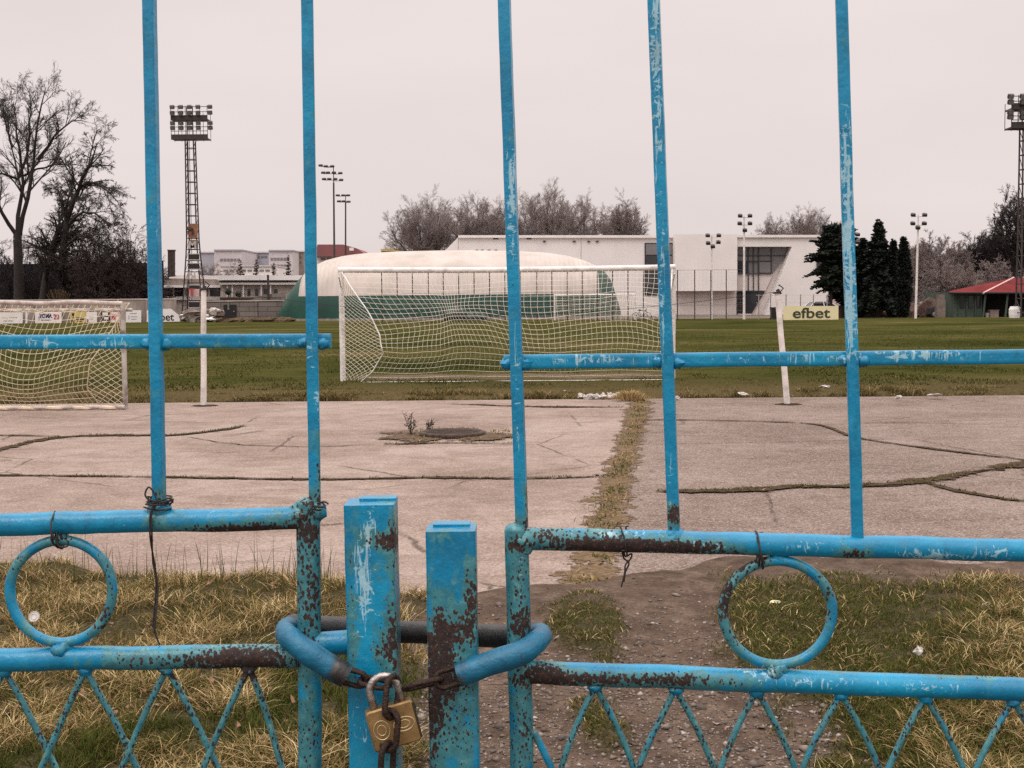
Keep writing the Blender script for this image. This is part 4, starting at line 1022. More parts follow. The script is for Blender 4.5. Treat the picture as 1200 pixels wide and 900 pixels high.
def side_l(a, b):
    q = back(0, b); p0 = np.array([xl, YG - .04, zg + HT * (1 - b)]); return p0 + (q - p0) * a
def side_r(a, b):
    q = back(1, b); p0 = np.array([xr, YG - .04, zg + HT * (1 - b)]); return p0 + (q - p0) * a
# diagonal mesh on the stretched side panels
def diag(mb, Sf, n, r):
    for k in range(-n, n + 1):
        for sgn in (1, -1):
            P = []
            for t_ in np.linspace(0, 1, 12):
                b = (k / n + sgn * t_ * .22 + (0 if sgn > 0 else .22))
                if 0 <= b <= 1: P.append(Sf(t_, b))
            if len(P) > 1: mb.tube(np.array(P), r, 3, cap=False)
diag(mb, side_l, 26, .0046)
obj('side_net', mb, M_net, mg); mb = MB(); diag(mb, side_r, 26, .0046); obj('side_net', mb, M_net, mg)
mb = MB(); mb.tube(np.array([back(0, b) for b in np.linspace(0, 1, 40)]), .014, 5); mb.tube(np.array([back(1, b) for b in np.linspace(0, 1, 40)]), .014, 5)
mb.tube(np.array([back(a, 1) for a in np.linspace(0, 1, 60)]), .010, 5); obj('edge_cord', mb, M_whitegoal, mg)

# small goal at the left on the yard
YS = 21.6; xr2 = at(147, 474, YS)[0]; xl2 = xr2 - 5.0; zt2 = at(147, 355, YS)[2]; D2 = .9
sg = thing('training_goal', 'low training goal with peeling bars and cream net standing on the yard', 'goal', (xr2 - 2.5, YS, .0))
zl = zt2 + .045
for x, zt in ((xr2, zt2), (xl2, zl)):
    mb = MB().tube([(x, YS, .0), (x, YS, zt)], .042, 10); obj('post', mb, M_greygoal, sg, angle=40)
mb = MB().tube(np.array([(xl2 + (xr2 - xl2) * k / 24, YS, zl + (zt2 - zl) * k / 24 + .012 * math.sin(k)) for k in range(25)]), .040, 10); obj('crossbar', mb, M_wornbar, sg, angle=40)
mb = MB().tube([(xl2, YS + .55, zt2 - .10), (xr2, YS + .55, zt2 - .12)], .03, 8); obj('rear_bar', mb, M_greygoal, sg)
mb = MB().tube([(xl2, YS - .05, .05), (xr2, YS - .05, .05)], .035, 8); obj('ground_bar', mb, M_wornbar, sg)
mb = MB()
for x in (xl2,): mb.tube([(x, YS, zt2 - .02), (x, YS + .45, zt2 - .1), (x, YS + .45, .04), (x, YS, .04)], .025, 6)
mb.tube([(xr2 - .03, YS, zt2 - .02), (xr2 - .12, YS + .45, zt2 - .09), (xr2 - .12, YS + .45, .04), (xr2 - .03, YS, .04)], .022, 6)
obj('side_frame', mb, M_greygoal, sg)
HS = zt2
def back2(a, b):
    edge = np.interp(b, [0, .3, .6, .85, 1], [.03, .22, .62, .72, .55])
    x0 = xl2 + .5 * edge; x1 = xr2 - edge * (1 if True else 0)
    x = x0 + (x1 - x0) * a
    y = YS + .45 - .50 * math.sin(math.pi * min(b, 1) * .9) + .03
    z = HS * (1 - b) + .07 * b
    z -= .10 * math.sin(math.pi * b) * math.sin(a * 9 + 1) + .12 * math.exp(-((a - .72) / .12) ** 2) * math.sin(math.pi * b)
    x += .22 * (fbm([a * 6 + 1], [b * 3 + 4], 16, 2)[0] - .5) * math.sin(math.pi * b) + .18 * b * math.sin(math.pi * b) * (a - .3)
    return np.array([x, y, z])
mb = MB(); netlines(mb, back2, np.linspace(0, 1, 48), np.linspace(0, 1, 17), 70, 26, .0052)
obj('back_net', mb, M_netdirty, sg)
mb = MB()
def side2(a, b):
    q = back2(1, b); p0 = np.array([xr2 - .02, YS + .1, HS * (1 - b) + .04]); return p0 + (q - p0) * a
diag(mb, side2, 18, .005); obj('side_net', mb, M_netdirty, sg)
mb = MB(); mb.tube(np.array([back2(1, b) for b in np.linspace(0, 1, 30)]), .011, 5)
P = [np.array([xl2 + (xr2 - xl2) * k / 40, YS - .06 - .03 * math.sin(k * 1.7), .03 + .02 * abs(math.sin(k * .9))]) for k in range(41)]; mb.tube(np.array(P), .03, 6)
P = [np.array([xl2 + (xr2 - xl2) * k / 40, YS + .02 + .02 * math.sin(k * 2.7), zt2 - .05 - .035 * abs(math.sin(k * .7)) - .03 * (k % 3)]) for k in range(41)]; mb.tube(np.array(P), .016, 5)
obj('edge_cord', mb, M_netdirty, sg)

# far goal
YF = 113.0; a_ = at(650, 376, YF); b_ = at(744, 375, YF); zt3 = at(650, 346, YF)[2]
fg = thing('football_goal', 'white football goal at the far end of the pitch, before the green dome', 'goal', ((a_[0] + b_[0]) / 2, YF, .06))
for x in (a_[0], b_[0]): obj('post', MB().tube([(x, YF, .05), (x, YF, zt3)], .075, 8), M_whitegoal, fg)
obj('crossbar', MB().tube([(a_[0] - .07, YF, zt3), (b_[0] + .07, YF, zt3)], .075, 8), M_whitegoal, fg)
mb = MB()
def back3(a, b): return np.array([a_[0] + (b_[0] - a_[0]) * a, YF + np.interp(b, [0, .3, 1], [.05, 1.4, 1.9]), zt3 + (.06 - zt3) * b])
netlines(mb, back3, np.linspace(0, 1, 40), np.linspace(0, 1, 16), 6, 8, .010); obj('back_net', mb, M_net, fg)

# two white posts with the wire between them
def wpost(u0, v0, u1, v1, Y, label):
    b = at(u0, v0, Y); t_ = at(u1, v1, Y); b[2] = 0
    t = thing('slim_post', label, 'post', b, 'slim white posts on the yard edge')
    mb = MB().tube(wob(lerpline(b, t_, 14), .03, int(u0)), np.linspace(.052, .046, 14), 10); obj('pole', mb, M_post, t, angle=50)
    mb = MB(); P = [t_ + np.array([.05 * math.cos(q) * 1.3, .055 * math.sin(q), .01 + .012 * q / 6 - .04]) for q in np.linspace(0, 12, 40)]; mb.tube(np.array(P), .010, 5)
    mb.tube([t_ + np.array([.03, 0, -.02]), t_ + np.array([.10, 0, .06]), t_ + np.array([.02, 0, .12])], .012, 5); mb.blob(t_ + np.array([.01, 0, .02]), (.03, .03, .03), 4, .6, 8, 5)
    obj('wire_knot', mb, M_wire, t)
    mb = MB(); mb.blob(b + np.array([.02, 0, .0]), (.26, .2, .025), 7, .4, 12, 5); struct(obj('post_foot_soil', mb, M_crack))
    return t_
w1 = wpost(238, 471, 239, 338, 22.2, 'upright slim white post near the training goal, dark wire knotted on top')
w2 = wpost(922, 476, 911, 342, 21.4, 'leaning slim white post to the right, its top tilted left')
mb = MB(); P = [w1 + (w2 - w1) * k / 40 + np.array([0, 0, -.42 * math.sin(math.pi * k / 40)]) for k in range(41)]; mb.tube(np.array(P), .005, 4)
P = [np.array([w1[0] - 6 + 6 * k / 12, w1[1] + 1.5 * (1 - k / 12), w1[2] - .25 * math.sin(math.pi * k / 12)]) for k in range(13)]
setp(obj('sagging_wire', mb, M_wire), 'thin wire sagging from the upright white post to the leaning one', 'wire')

# ------------------------------------------------------------------ far setting: helpers
def poly(pix, Y): return [at(u, v, Y) for u, v in pix]
def wallpoly(name, pix, Y, depth, mat, parent, angle=None):
    return obj(name, MB().extr(poly(pix, Y), (0, depth, 0)), mat, parent)
def rect(u0, v0, u1, v1): return [(u0, v1), (u1, v1), (u1, v0), (u0, v0)]
def panel(name, u0, v0, u1, v1, Y, th, mat, parent): return wallpoly(name, rect(u0, v0, u1, v1), Y, th, mat, parent)
def gbase(u, v, Y): p = at(u, v, Y); return (p[0], Y, 0.0)
def ground_to(pix, Y): # last two points dropped to the ground
    return pix

# ------------------------------------------------------------------ air dome
DY = 131.0; xL = at(306, 376, 122)[0]; xR = at(737, 376, 122)[0]; cx = (xL + xR) / 2; hl = (xR - xL) / 2; HD = 7.0; WD_ = 9.5
dm = thing('air_dome', 'air-supported sports dome, cream roof over a dark green skirt', 'dome', (cx, DY, 0))
sv = np.concatenate([-1 + (1 - np.cos(np.linspace(0, math.pi / 2, 22))) * .30, np.linspace(-.70, .62, 30)[1:-1], 1 - (1 - np.cos(np.linspace(math.pi / 2, 0, 22))) * .38])
xwl = (at(347, 350, 123)[0] - cx) / hl; xwr = (at(704, 350, 123)[0] - cx) / hl
sv = np.sort(np.concatenate([sv, [xwl, xwr]])); sv = sv[(sv > -.9995) & (sv < .9995)]; sv = np.concatenate([[-.9999], sv, [.9999]])
ZS = 2.45; VW = []; SEAM = []
th1 = lambda h: math.asin(min(1, max(0, (ZS / h) ** (1 / .75)))) if h > ZS else math.pi / 2
ncol = 0
for s_ in sv:
    pw = 2.3 if s_ < 0 else 2.5
    h = HD * (np.interp((s_ + 1) * 211, [0, 8, 17, 32, 45, 62, 85, 107, 150, 211], [.0, .16, .37, .62, .765, .87, .935, .965, .99, 1]) if s_ < 0 else np.interp((1 - s_) * 211, [0, 3, 7, 14, 22, 33, 48, 65, 95, 150, 211], [0, .18, .34, .57, .69, .775, .85, .905, .96, .99, 1])); w_ = WD_ * (1 - abs(s_) ** 3.2) ** (1 / 2.4)
    t1 = th1(h); th = np.concatenate([np.linspace(0, t1, 5), np.linspace(t1, math.pi - t1, 26)[1:-1], np.linspace(math.pi - t1, math.pi, 5)])
    for q in th:
        c_ = math.cos(q); VW.append((cx + hl * s_, DY - w_ * math.copysign(abs(c_) ** .75, c_), max(0, h * math.sin(q) ** .75) - .02)); SEAM.append(hl * s_ / 3.0)
    ncol = len(th)
VW = np.array(VW); Fw = []; Fg = []
for i in range(len(sv) - 1):
    for j in range(ncol - 1):
        q = (i * ncol + j, (i + 1) * ncol + j, (i + 1) * ncol + j + 1, i * ncol + j + 1)
        mid = (sv[i] + sv[i + 1]) / 2
        (Fw if (4 <= j < ncol - 5 and xwl < mid < xwr and max(VW[list(q)][:, 2]) > ZS + .05) else Fg).append(q)
npmesh('canopy', VW, [np.array(Fw)], M_domew, dm, {'seam': SEAM}, True)
npmesh('skirt', VW, [np.array(Fg)], M_domeg, dm, {'seam': SEAM}, True)
mb = MB(); 
for k in range(60):
    s_ = -.97 + 1.94 * k / 59; w_ = WD_ * (1 - abs(s_) ** 3.2) ** (1 / 2.4); mb.box((cx + hl * s_, DY - w_ - .1, .12), (hl * 1.94 / 59 * 1.01, .3, .28))
obj('footing', mb, M_slab, dm)
for u, v in ((391, 312), (481, 308), (526, 308), (573, 308)):
    s_ = (at(u, v, 127)[0] - cx) / hl; p = at(u, v, 125.6); mb = MB(); mb.extr([p + np.array(k) for k in ((-.4, 0, .18), (.4, 0, .18), (0, 0, -.25))], (0, .7, .3)); obj('vent_flap', mb, M_pale, dm)

# tall mesh fence in front of the dome and the hall
FY = 110.0
fz = at(640, 318, FY)[2]
mf = thing('mesh_fence', 'tall mesh fence of slim dark posts behind the far goal', 'fence', (at(640, 376, FY)[0], FY, 0))
us = [448, 466, 484, 502.5, 520, 538, 556, 574, 592, 610, 629.5, 647, 665, 682.5, 700, 718, 736, 754, 775, 794, 814, 833, 851, 872]
for u in us: obj('fence_post', MB().tube([gbase(u, 376, FY), (at(u, 376, FY)[0], FY, fz)], .045, 5), M_iron, mf)
mb = MB(); xa, xb = at(us[0], 376, FY)[0], at(us[-1], 376, FY)[0]
for z in (.5, 1.3, 2.5, fz): mb.tube([(xa, FY, z), (xb, FY, z)], .016, 3)
obj('tension_wire', mb, M_iron, mf)
mb = MB()
for x in np.arange(xa, xb, .32): mb.tube([(x, FY + .03, .2), (x, FY + .03, fz)], .0035, 3, cap=False)
for z in np.arange(.2, fz, .32): mb.tube([(xa, FY + .03, z), (xb, FY + .03, z)], .0035, 3, cap=False)
obj('mesh', mb, M_greymast, mf)
wf = thing('low_fence', 'low wire fence with thin posts before the right end of the hall', 'fence', (at(925, 374, 108)[0], 108, 0))
for u in (889, 903, 912, 921, 938, 953, 969): obj('fence_post', MB().tube([gbase(u, 374, 108), (at(u, 374, 108)[0], 108, at(u, 345, 108)[2])], .05, 5), M_greymast, wf)
mb = MB()
for v in (346, 355, 365): mb.tube([at(886, v, 108), at(972, v, 108)], .018, 3)
obj('tension_wire', mb, M_greymast, wf)
# dark tarp before the dome
p = at(534, 372, 114); t = MB(); t.blob((p[0], 114, .45), (1.1, .8, .85), 12, .35, 12, 8); t.blob((p[0] + 1.6, 114, .3), (1.2, .7, .5), 13, .35, 12, 8); o = obj('tarpaulin_heap', t, M_tarp, smooth=True); setp(o, 'dark green tarpaulin heap at the far edge of the pitch', 'tarpaulin')

# ------------------------------------------------------------------ white hall
HY = 150.0
hall = thing('sports_hall', 'long white modern hall with slanted cut-out glazing', 'building', (at(760, 372, HY)[0], HY, 0))
def zdrop(u, Y): return None
B = 378
wallpoly('wall', [(496, B), (793, B), (793, 278), (538, 277), (521, 294), (496, 320)], HY, 26, M_hall, hall)
wallpoly('wall', [(791, 341), (864, 341), (864, 274.5), (791, 274.5)], HY - 2.2, 27, M_hall, hall)
wallpoly('lower_wall', [(793.5, B), (863, B), (863, 340.5), (793.5, 340.5)], HY - .8, 20, M_hall2, hall)
wallpoly('wall', [(893, B), (968, B), (985, 277), (864, 277), (864, 289), (928, 289)], HY - 1.6, 1.55, M_hall, hall)
wallpoly('rear_wall', [(864.5, B), (967, B), (983, 279), (864.5, 279)], HY + .1, 22, M_hall2, hall)
panel('roof_fascia', 537, 275.6, 791, 278.6, HY - .35, .3, M_white2, hall)
panel('roof_fascia', 863, 275.2, 985.5, 278.2, HY - 1.9, .3, M_white2, hall)
# glazing in the slanted opening
def gl(name, u0, v0, u1, v1, mat, Y=HY - .25): return panel(name, u0, v0, u1, v1, Y, .12, mat, hall)
wallpoly('pane', [(864.5, 299), (921, 299), (928, 289.3), (864.5, 289.3)], HY - .1, .1, M_gglass, hall)
wallpoly('pane', [(864.5, 320), (906, 320), (920.5, 299.6), (864.5, 299.6)], HY - .1, .1, M_gglass, hall)
wallpoly('spandrel', [(864.5, 340.5), (897, 340.5), (906, 321), (864.5, 321)], HY - .12, .1, M_hall2, hall)
wallpoly('pane', [(864.5, 367), (881, 367), (896.5, 341.5), (864.5, 341.5)], HY - .1, .1, M_glass, hall)
wallpoly('spandrel', [(864.5, B), (880, B), (880.5, 367.6), (864.5, 367.6)], HY - .1, .1, M_hall2, hall)
for (u, v0, v1) in ((877, 289, 341), (883, 289, 341), (889, 289, 355), (904, 289, 321)): panel('mullion', u - .5, v0, u + .5, v1, HY - .3, .14, M_frame, hall)
for (u0, v, u1) in ((864.5, 299.3, 920), (864.5, 320.5, 905), (864.5, 306, 905), (864.5, 341, 896)): panel('transom', u0, v - .5, u1, v + .5, HY - .34, .14, M_frame, hall)
for (u0, u1) in ((865, 876), (890, 903)): panel('pane', u0, 307, u1, 319.5, HY - .26, .08, M_glass if u0 < 880 else M_gglass, hall)
w = panel('window', 755.5, 284.5, 789.5, 346, HY - .12, .1, M_frame, hall)
panel('pane', 757, 286, 771, 298.5, HY - .2, .07, M_gglass, hall); panel('pane', 773, 286, 788, 298.5, HY - .2, .07, M_gglass, hall)
panel('pane', 757, 300, 771, 345, HY - .2, .07, M_glass, hall); panel('pane', 773, 300, 788, 345, HY - .2, .07, M_gglass, hall)
panel('window', 957, 302, 984, 320, HY - 1.75, .14, M_frame, hall)
for u in (581, 620): panel('roof_vent', u - 3, 278.8, u + 3, 280.4, HY - .06, .05, M_frame, hall)
for u in (559, 565, 573, 581, 638, 673, 690, 700): panel('wall_lamp', u - 1.5, 282 if u > 600 else 292.5, u + 1.5, 283.6 if u > 600 else 294, HY - .2, .18, M_iron, hall)
for u in (537, 681): panel('wall_joint', u - .3, 279, u + .3, 372, HY - .03, .02, M_pale, hall)
panel('plinth', 793, 369.5, 975, B, HY - 3.1, .7, M_stone, hall)

# ------------------------------------------------------------------ small floodlight poles
def lamp_head(mb_l, c, tilt, w=.42):
    mb_l.box(c, (w, .26, .22), rx=tilt); mb_l.box(np.asarray(c) + np.array([0, .10, .10]), (w * .5, .18, .1), rx=tilt)
def mast(u, vb, vt, Y, rows, label, mat, r=.10, group=None, ut=None, dxs=None, top_mat=None):
    b = gbase(u, vb, Y); zt = at(u, vt, Y)[2]; xt = at(ut if ut else u, vt, Y)[0]
    t = thing('floodlight_mast', label, 'floodlight', b, group)
    ztop = max(at(u, v, Y)[2] for _, v in rows)
    obj('pole', MB().tube([b, (xt, Y, min(zt, ztop))], [r, r * .7], 8), mat, t)
    vs = sorted({v for _, v in rows}); mb = MB()
    for v in vs:
        xs_ = [at(uu, v, Y)[0] for uu, vv_ in rows if vv_ == v]; z = at(u, v, Y)[2]
        mb.tube([(min(xs_ + [xt]), Y, z - .12), (max(xs_ + [xt]), Y, z - .12)], .04, 5)
    mb.tube([(xt, Y, min(zt, min(at(u, v, Y)[2] for v in vs)) - .2), (xt, Y, ztop)], .06, 6); obj('cross_arm', mb, top_mat or mat, t)
    for uu, v in rows:
        m2_ = MB(); lamp_head(m2_, (at(uu, v, Y)[0], Y - .15, at(uu, v, Y)[2]), .5, .36 * Y / 110); obj('lamp', m2_, M_iron, t)
    return t
G1 = 'dark floodlight masts behind the dome'; G2 = 'white floodlight poles along the far touchline'
mast(392.5, 372, 214, 170, [(376, 194), (382, 195), (389.5, 195), (379, 202.5), (384.5, 202.5), (391.5, 202.5), (399, 203), (380, 210), (386, 210), (393, 210), (400, 211)], 'taller dark floodlight mast with eleven lamps rising behind the dome', M_iron, .16, G1, 391)
mast(405, 372, 237, 200, [(396, 229), (402.5, 229), (408, 229), (397.5, 236), (403, 236), (408.5, 236.5)], 'shorter dark floodlight mast with six lamps behind the dome', M_iron, .16, G1)
mast(872, 375, 262, 109, [(867, 253), (878.5, 253), (866.5, 262), (878.5, 262), (872.5, 270)], 'white floodlight pole in front of the hall glazing', M_white, .11, G2)
mast(834, 375, 284, 111, [(829, 276), (842, 276), (829.5, 285), (841.5, 284), (835, 289)], 'white floodlight pole with its lamps against the blank hall wall', M_white, .09, G2)
mast(1073, 374, 262, 106, [(1069.5, 252), (1083, 252), (1069, 262), (1082.5, 262), (1075, 267)], 'white floodlight pole right of the conifers, bare trees behind', M_white, .11, G2, 1076)
mast(998, 374, 283, 109, [(994, 275), (1004.5, 275), (994, 283), (1004.5, 284), (999, 290)], 'white floodlight pole half hidden among the conifers', M_white, .09, G2)

# ------------------------------------------------------------------ big floodlight towers
def tower(uc, vtop, vhead, Y, uw_top, uw_bot, vbase, headw, side, label, deco):
    c = lambda u, v: at(u, v, Y)
    xb = at(uc[1], vbase, Y)[0]; xt = at(uc[0], vhead, Y)[0]; zt = at(uc[0], vhead, Y)[2]; zT = at(uc[0], vtop, Y)[2]
    t = thing('floodlight_tower', label, 'floodlight', (xb, Y, 0), 'tall lattice floodlight towers')
    hw = lambda z: np.interp(z, [0, zt * .42, zt], [uw_bot, uw_top * 1.25, uw_top]) / F * Y
    xc = lambda z: xb + (xt - xb) * z / zt
    mb = MB()
    for sx in (-1, 1):
        for sy in (-1, 1): mb.tube([(xc(z) + sx * hw(z), Y + sy * hw(z), z) for z in np.linspace(0, zt, 12)], .075, 5)
    obj('leg', mb, M_iron, t)
    mb = MB(); z = .5; k = 0
    while z < zt:
        h = hw(z); x = xc(z)
        for sy in (-1, 1): mb.tube([(x - h, Y + sy * h, z), (x + h, Y + sy * h, z)], .05, 4)
        for sx in (-1, 1): mb.tube([(x + sx * h, Y - h, z), (x + sx * h, Y + h, z)], .045, 4)
        z2 = min(zt, z + 1.15); h2 = hw(z2); x2 = xc(z2)
        for sx in (-1, 1): mb.tube([(x + sx * h, Y - h, z), (x2 + sx * h2, Y + h2, z2)], .03, 4)
        z += 1.15; k += 1
    obj('bracing', mb, M_iron, t)
    mb = MB(); mb.tube([(xc(z) - hw(z) * .35, Y - hw(z) * .9, z) for z in np.linspace(1, zt, 10)], .035, 4); mb.tube([(xc(z) - hw(z) * .05, Y - hw(z) * .9, z) for z in np.linspace(1, zt, 10)], .035, 4)
    obj('ladder', mb, M_iron, t)
    # head: two walkways, frame and lamps
    W_ = headw / F * Y; x0 = xt + side * .1 - W_ / 2; H_ = zT - zt; mb = MB()
    for q in (.04, .60): mb.box((x0 + W_ / 2, Y, zt + H_ * q), (W_, 1.5, .12)); mb.box((x0 + W_ / 2, Y - .72, zt + H_ * q + .22), (W_, .05, .42)); 
    obj('walkway', mb, M_iron, t)
    mb = MB()
    for i in range(6):
        x = x0 + W_ * i / 5; mb.tube([(x, Y - .7, zt), (x, Y - .7, zT)], .035, 4); mb.tube([(x, Y + .7, zt), (x, Y + .7, zT - .5)], .03, 4)
    for q in (.26, .38, .82, .97): mb.tube([(x0, Y - .7, zt + H_ * q), (x0 + W_, Y - .7, zt + H_ * q)], .04, 4)
    mb.tube([(xt - .3, Y, zt), (xt - .3, Y, zT)], .06, 5); mb.tube([(xt + .3, Y, zt), (xt + .3, Y, zT)], .06, 5)
    obj('head_frame', mb, M_iron, t)
    for q in (.34, .48, .78, .95):
        for i in range(5):
            m_ = MB(); cx_ = x0 + W_ * (.06 + .235 * i) + (.35 if side > 0 and i == 4 else (-.35 if side < 0 and i == 0 else 0)); cz = zt + H_ * q
            m_.box((cx_, Y - .95, cz), (.46, .36, .34), rx=.45, bev=.08); m_.box((cx_, Y - .70, cz + .05), (.26, .26, .22), rx=.45)
            l_ = obj('lamp', m_, M_iron, t); 
            m_ = MB(); m_.box((cx_, Y - 1.13, cz - .085), (.38, .03, .27), rx=.45); obj('lens', m_, M_lampglass, l_)
    if deco:
        f = lambda u0, v0, u1, v1, mat, nm, d=.08: panel(nm, u0, v0, u1, v1, Y - hw(at(0, (v0 + v1) / 2, Y)[2]) - .15, d, mat, t)
        for v0, v1, u0, u1, mt in ((262, 279, 220.5, 231.5, M_rustpan), (281, 290.5, 221, 232, M_stone), ): f(u0, v0, u1, v1, mt, 'sign_panel')
        pz = Y - hw(at(0, 270, Y)[2]) - .26
        mb = MB(); q = at(226, 270, Y); mb.blob((q[0] - .1, pz, q[2] + .1), (.34, .06, .2), 3, .5, 8, 5); mb.box((q[0] + .15, pz, q[2] - .25), (.12, .05, .5), ry=.4); mb.box((q[0] - .3, pz, q[2] - .3), (.1, .05, .4), ry=-.4); obj('emblem', mb, M_iron2, t)
        for v, ch_, mt in ((288, 'M', M_pale), (323.5, 'N', M_pale), (343, 'T', M_inkred)):
            z = at(228, v, Y); text_mesh('letter', ch_, 1.05, (z[0], Y - hw(z[2]) - .35, z[2]), mt, t, .03, .03)
        for v0, v1 in ((298, 304), (309, 315), (334.5, 338.5), (354, 360)):
            f(221.5, v0, 233.5, v1, M_black, 'blank_letter_field'); 
            for vv_ in (v0 - .6, v1 + .6): f(220.8, vv_ - .5, 234.2, vv_ + .5, M_pale, 'sign_rail', .12)
        f(221.5, 339.5, 233.5, 347.5, M_pink, 'sign_panel', .05)
    return t
tower((223, 228.5), 125, 165, 133, 4.7, 12.5, 373, 42, 1, 'lattice floodlight tower on the left with lettered panels up its lower shaft', True)
tower((1202, 1201), 113, 152, 104, 5.0, 8.0, 376, 38, -1, 'lattice floodlight tower cut by the right edge beside the red-roofed hut', False)
# ------------------------------------------------------------------ walls, boards, pavilion on the left
def wall_block(label, u0, v0, u1, v1, Y, mat, name='concrete_wall', th=.3):
    b = at((u0 + u1) / 2, v1, Y); t = thing(name, label, 'wall', (b[0], Y, 0))
    p = poly(rect(u0, v0, u1, v1), Y); z = max(p[2][2], p[3][2]); x0, x1 = p[0][0], p[1][0]
    mb = MB(); mb.box(((x0 + x1) / 2, Y + th / 2, z / 2 - .1), (x1 - x0, th, z + .2)); obj('panels', mb, mat, t)
    mb = MB(); mb.box(((x0 + x1) / 2, Y + th / 2, z + .05), (x1 - x0 + .1, th + .12, .1)); obj('coping', mb, M_pale, t)
    n = max(2, int((x1 - x0) / 2.6)); mb = MB()
    for k in range(n + 1): mb.box((x0 + (x1 - x0) * k / n, Y - .02, z / 2 - .1), (.2, .22, z + .18))
    obj('pier', mb, mat, t); return t
WY = 124.0
wall_block('long stained concrete wall on the left carrying the small advertising boards', -160, 354, 206, 380, WY, M_slab)
wall_block('grey block wall with a dark doorway below the pavilion', 236, 353.5, 333, 378, 130, M_block)
p = poly(rect(262, 357, 277, 377), 129.9)
t = thing('steel_door', 'dark steel door in the grey block wall below the pavilion', 'door', (p[0][0] / 2 + p[1][0] / 2, 129.8, 0)); mb = MB(); mb.extr([(p[0][0], 129.8, 0), (p[1][0], 129.8, 0), p[2], p[3]], (0, .12, 0)); obj('leaf', mb, M_dark, t)
mb = MB(); mb.box((p[1][0] - .2, 129.75, 1.0), (.12, .06, .1)); obj('handle', mb, M_greymast, t)

def board(u0, v0, u1, v1, Y, mat, label, marks=(), legs=False, name='advertising_board', cut=None, grp='advertising boards on the left wall'):
    b = at((u0 + u1) / 2, v1, Y); t = thing(name, label, 'sign', b, grp)
    px = cut or rect(u0, v0, u1, v1); wallpoly('panel', px, Y, .06, mat, t)
    for mk in marks:
        if mk[0] == 'bar':
            _, a, b_, c, d, m_ = mk; panel('lettering', a, b_, c, d, Y - .02, .015, m_, t)
        else:
            _, s, uc, vc, h, m_, bold, sx = mk; z = at(uc, vc, Y); text_mesh('lettering', s, h / F * Y * 1.38, (z[0], Y - .02, z[2]), m_, t, .008, bold, sx=sx)
    if legs:
        for uu in (u0 + 6, u1 - 6): obj('leg', MB().tube([(at(uu, v1, Y)[0], Y + .09, 0), (at(uu, v1, Y)[0], Y + .09, at(uu, v0 + 3, Y)[2])], .035, 6), M_greymast, t)
    return t
BY = 123.6
GR = M_farblue
board(-30, 366, 26.5, 382, BY, M_creamw, 'wide plain white board at the left edge with faint grey lines', [('bar', 2, 371.5, 20, 372.4, GR), ('bar', 4, 375.5, 15, 376.3, GR), ('bar', -20, 371.5, -4, 373, GR)])
board(29.8, 365.5, 32, 381, BY, M_creamw, 'narrow white strip next to the wide plain board')
board(41, 365.3, 72, 380.8, BY, M_creamw, 'white board lettered ROMA in navy with a red mark at its right', [('txt', 'ROMA', 53.5, 370.3, 4.6, M_inkblue, .03, .8), ('bar', 48, 374.6, 59.5, 375.5, M_inkblue), ('bar', 45, 371, 46, 376, M_inkblue), ('txt', '20', 66, 371.5, 6, M_inkred, .02, .8)])
board(82, 364.5, 100.5, 380, BY, M_yellow, 'yellow board with dark marks on the left wall', [('bar', 84, 367, 87, 370, M_black), ('bar', 83.6, 374.5, 87, 378.5, M_black), ('bar', 85, 371, 87, 373.6, M_black), ('bar', 89, 372, 98.5, 374.8, M_iron2), ('bar', 90, 376, 96, 376.8, M_iron2)])
board(101, 365, 113.5, 379.5, BY, M_creamw, 'small white board touching the yellow board', [('bar', 102, 374, 103.5, 377.5, M_inkred), ('bar', 104.5, 371, 110, 371.8, GR), ('bar', 104.5, 373.4, 109, 374.1, GR)])
board(118.5, 363.5, 128, 379.5, BY, M_black, 'black board with white blocks between the white and pink boards', [('bar', 120, 366, 126.5, 369.5, M_creamw), ('bar', 122, 371.5, 127, 374.5, M_creamw), ('bar', 119.5, 376, 125, 378, M_creamw)])
board(129.3, 364, 140.5, 379.8, BY, M_pink, 'pink and white board at the right end of the training goal net', [('bar', 131, 366, 138, 368, M_creamw), ('bar', 131, 370, 135, 374, M_inkred), ('bar', 136, 371, 139, 377.5, M_creamw), ('bar', 131, 375.5, 135, 378, M_creamw)])
board(147.5, 363.5, 165.5, 378.6, BY, M_creamw, 'white board with pale grey print beside the training goal post', [('bar', 152, 366.8, 160, 367.7, GR), ('bar', 150.5, 369.5, 151.5, 374, GR), ('bar', 153, 370.6, 161, 371.4, GR), ('bar', 153.5, 373.4, 160, 374.2, GR)])
z0 = at(172, 377, 121)
board(172, 361, 211, 377.5, 121, M_creamw, 'low white board lettered efbet with clipped sloping corners behind a blue upright', [('txt', 'efbet', 191, 371.8, 9.0, M_black, .012, 1.0)], cut=[(172, 377.5), (211, 376.8), (209, 369), (200, 362), (176, 361.5), (172, 364)])
board(918, 358.6, 982.5, 377.3, 104, M_cream, 'large cream board lettered efbet in dark green at the far touchline', [('txt', 'efbet', 950.5, 367.3, 12.2, M_ink, .016, 1.28)], True, grp='touchline boards')

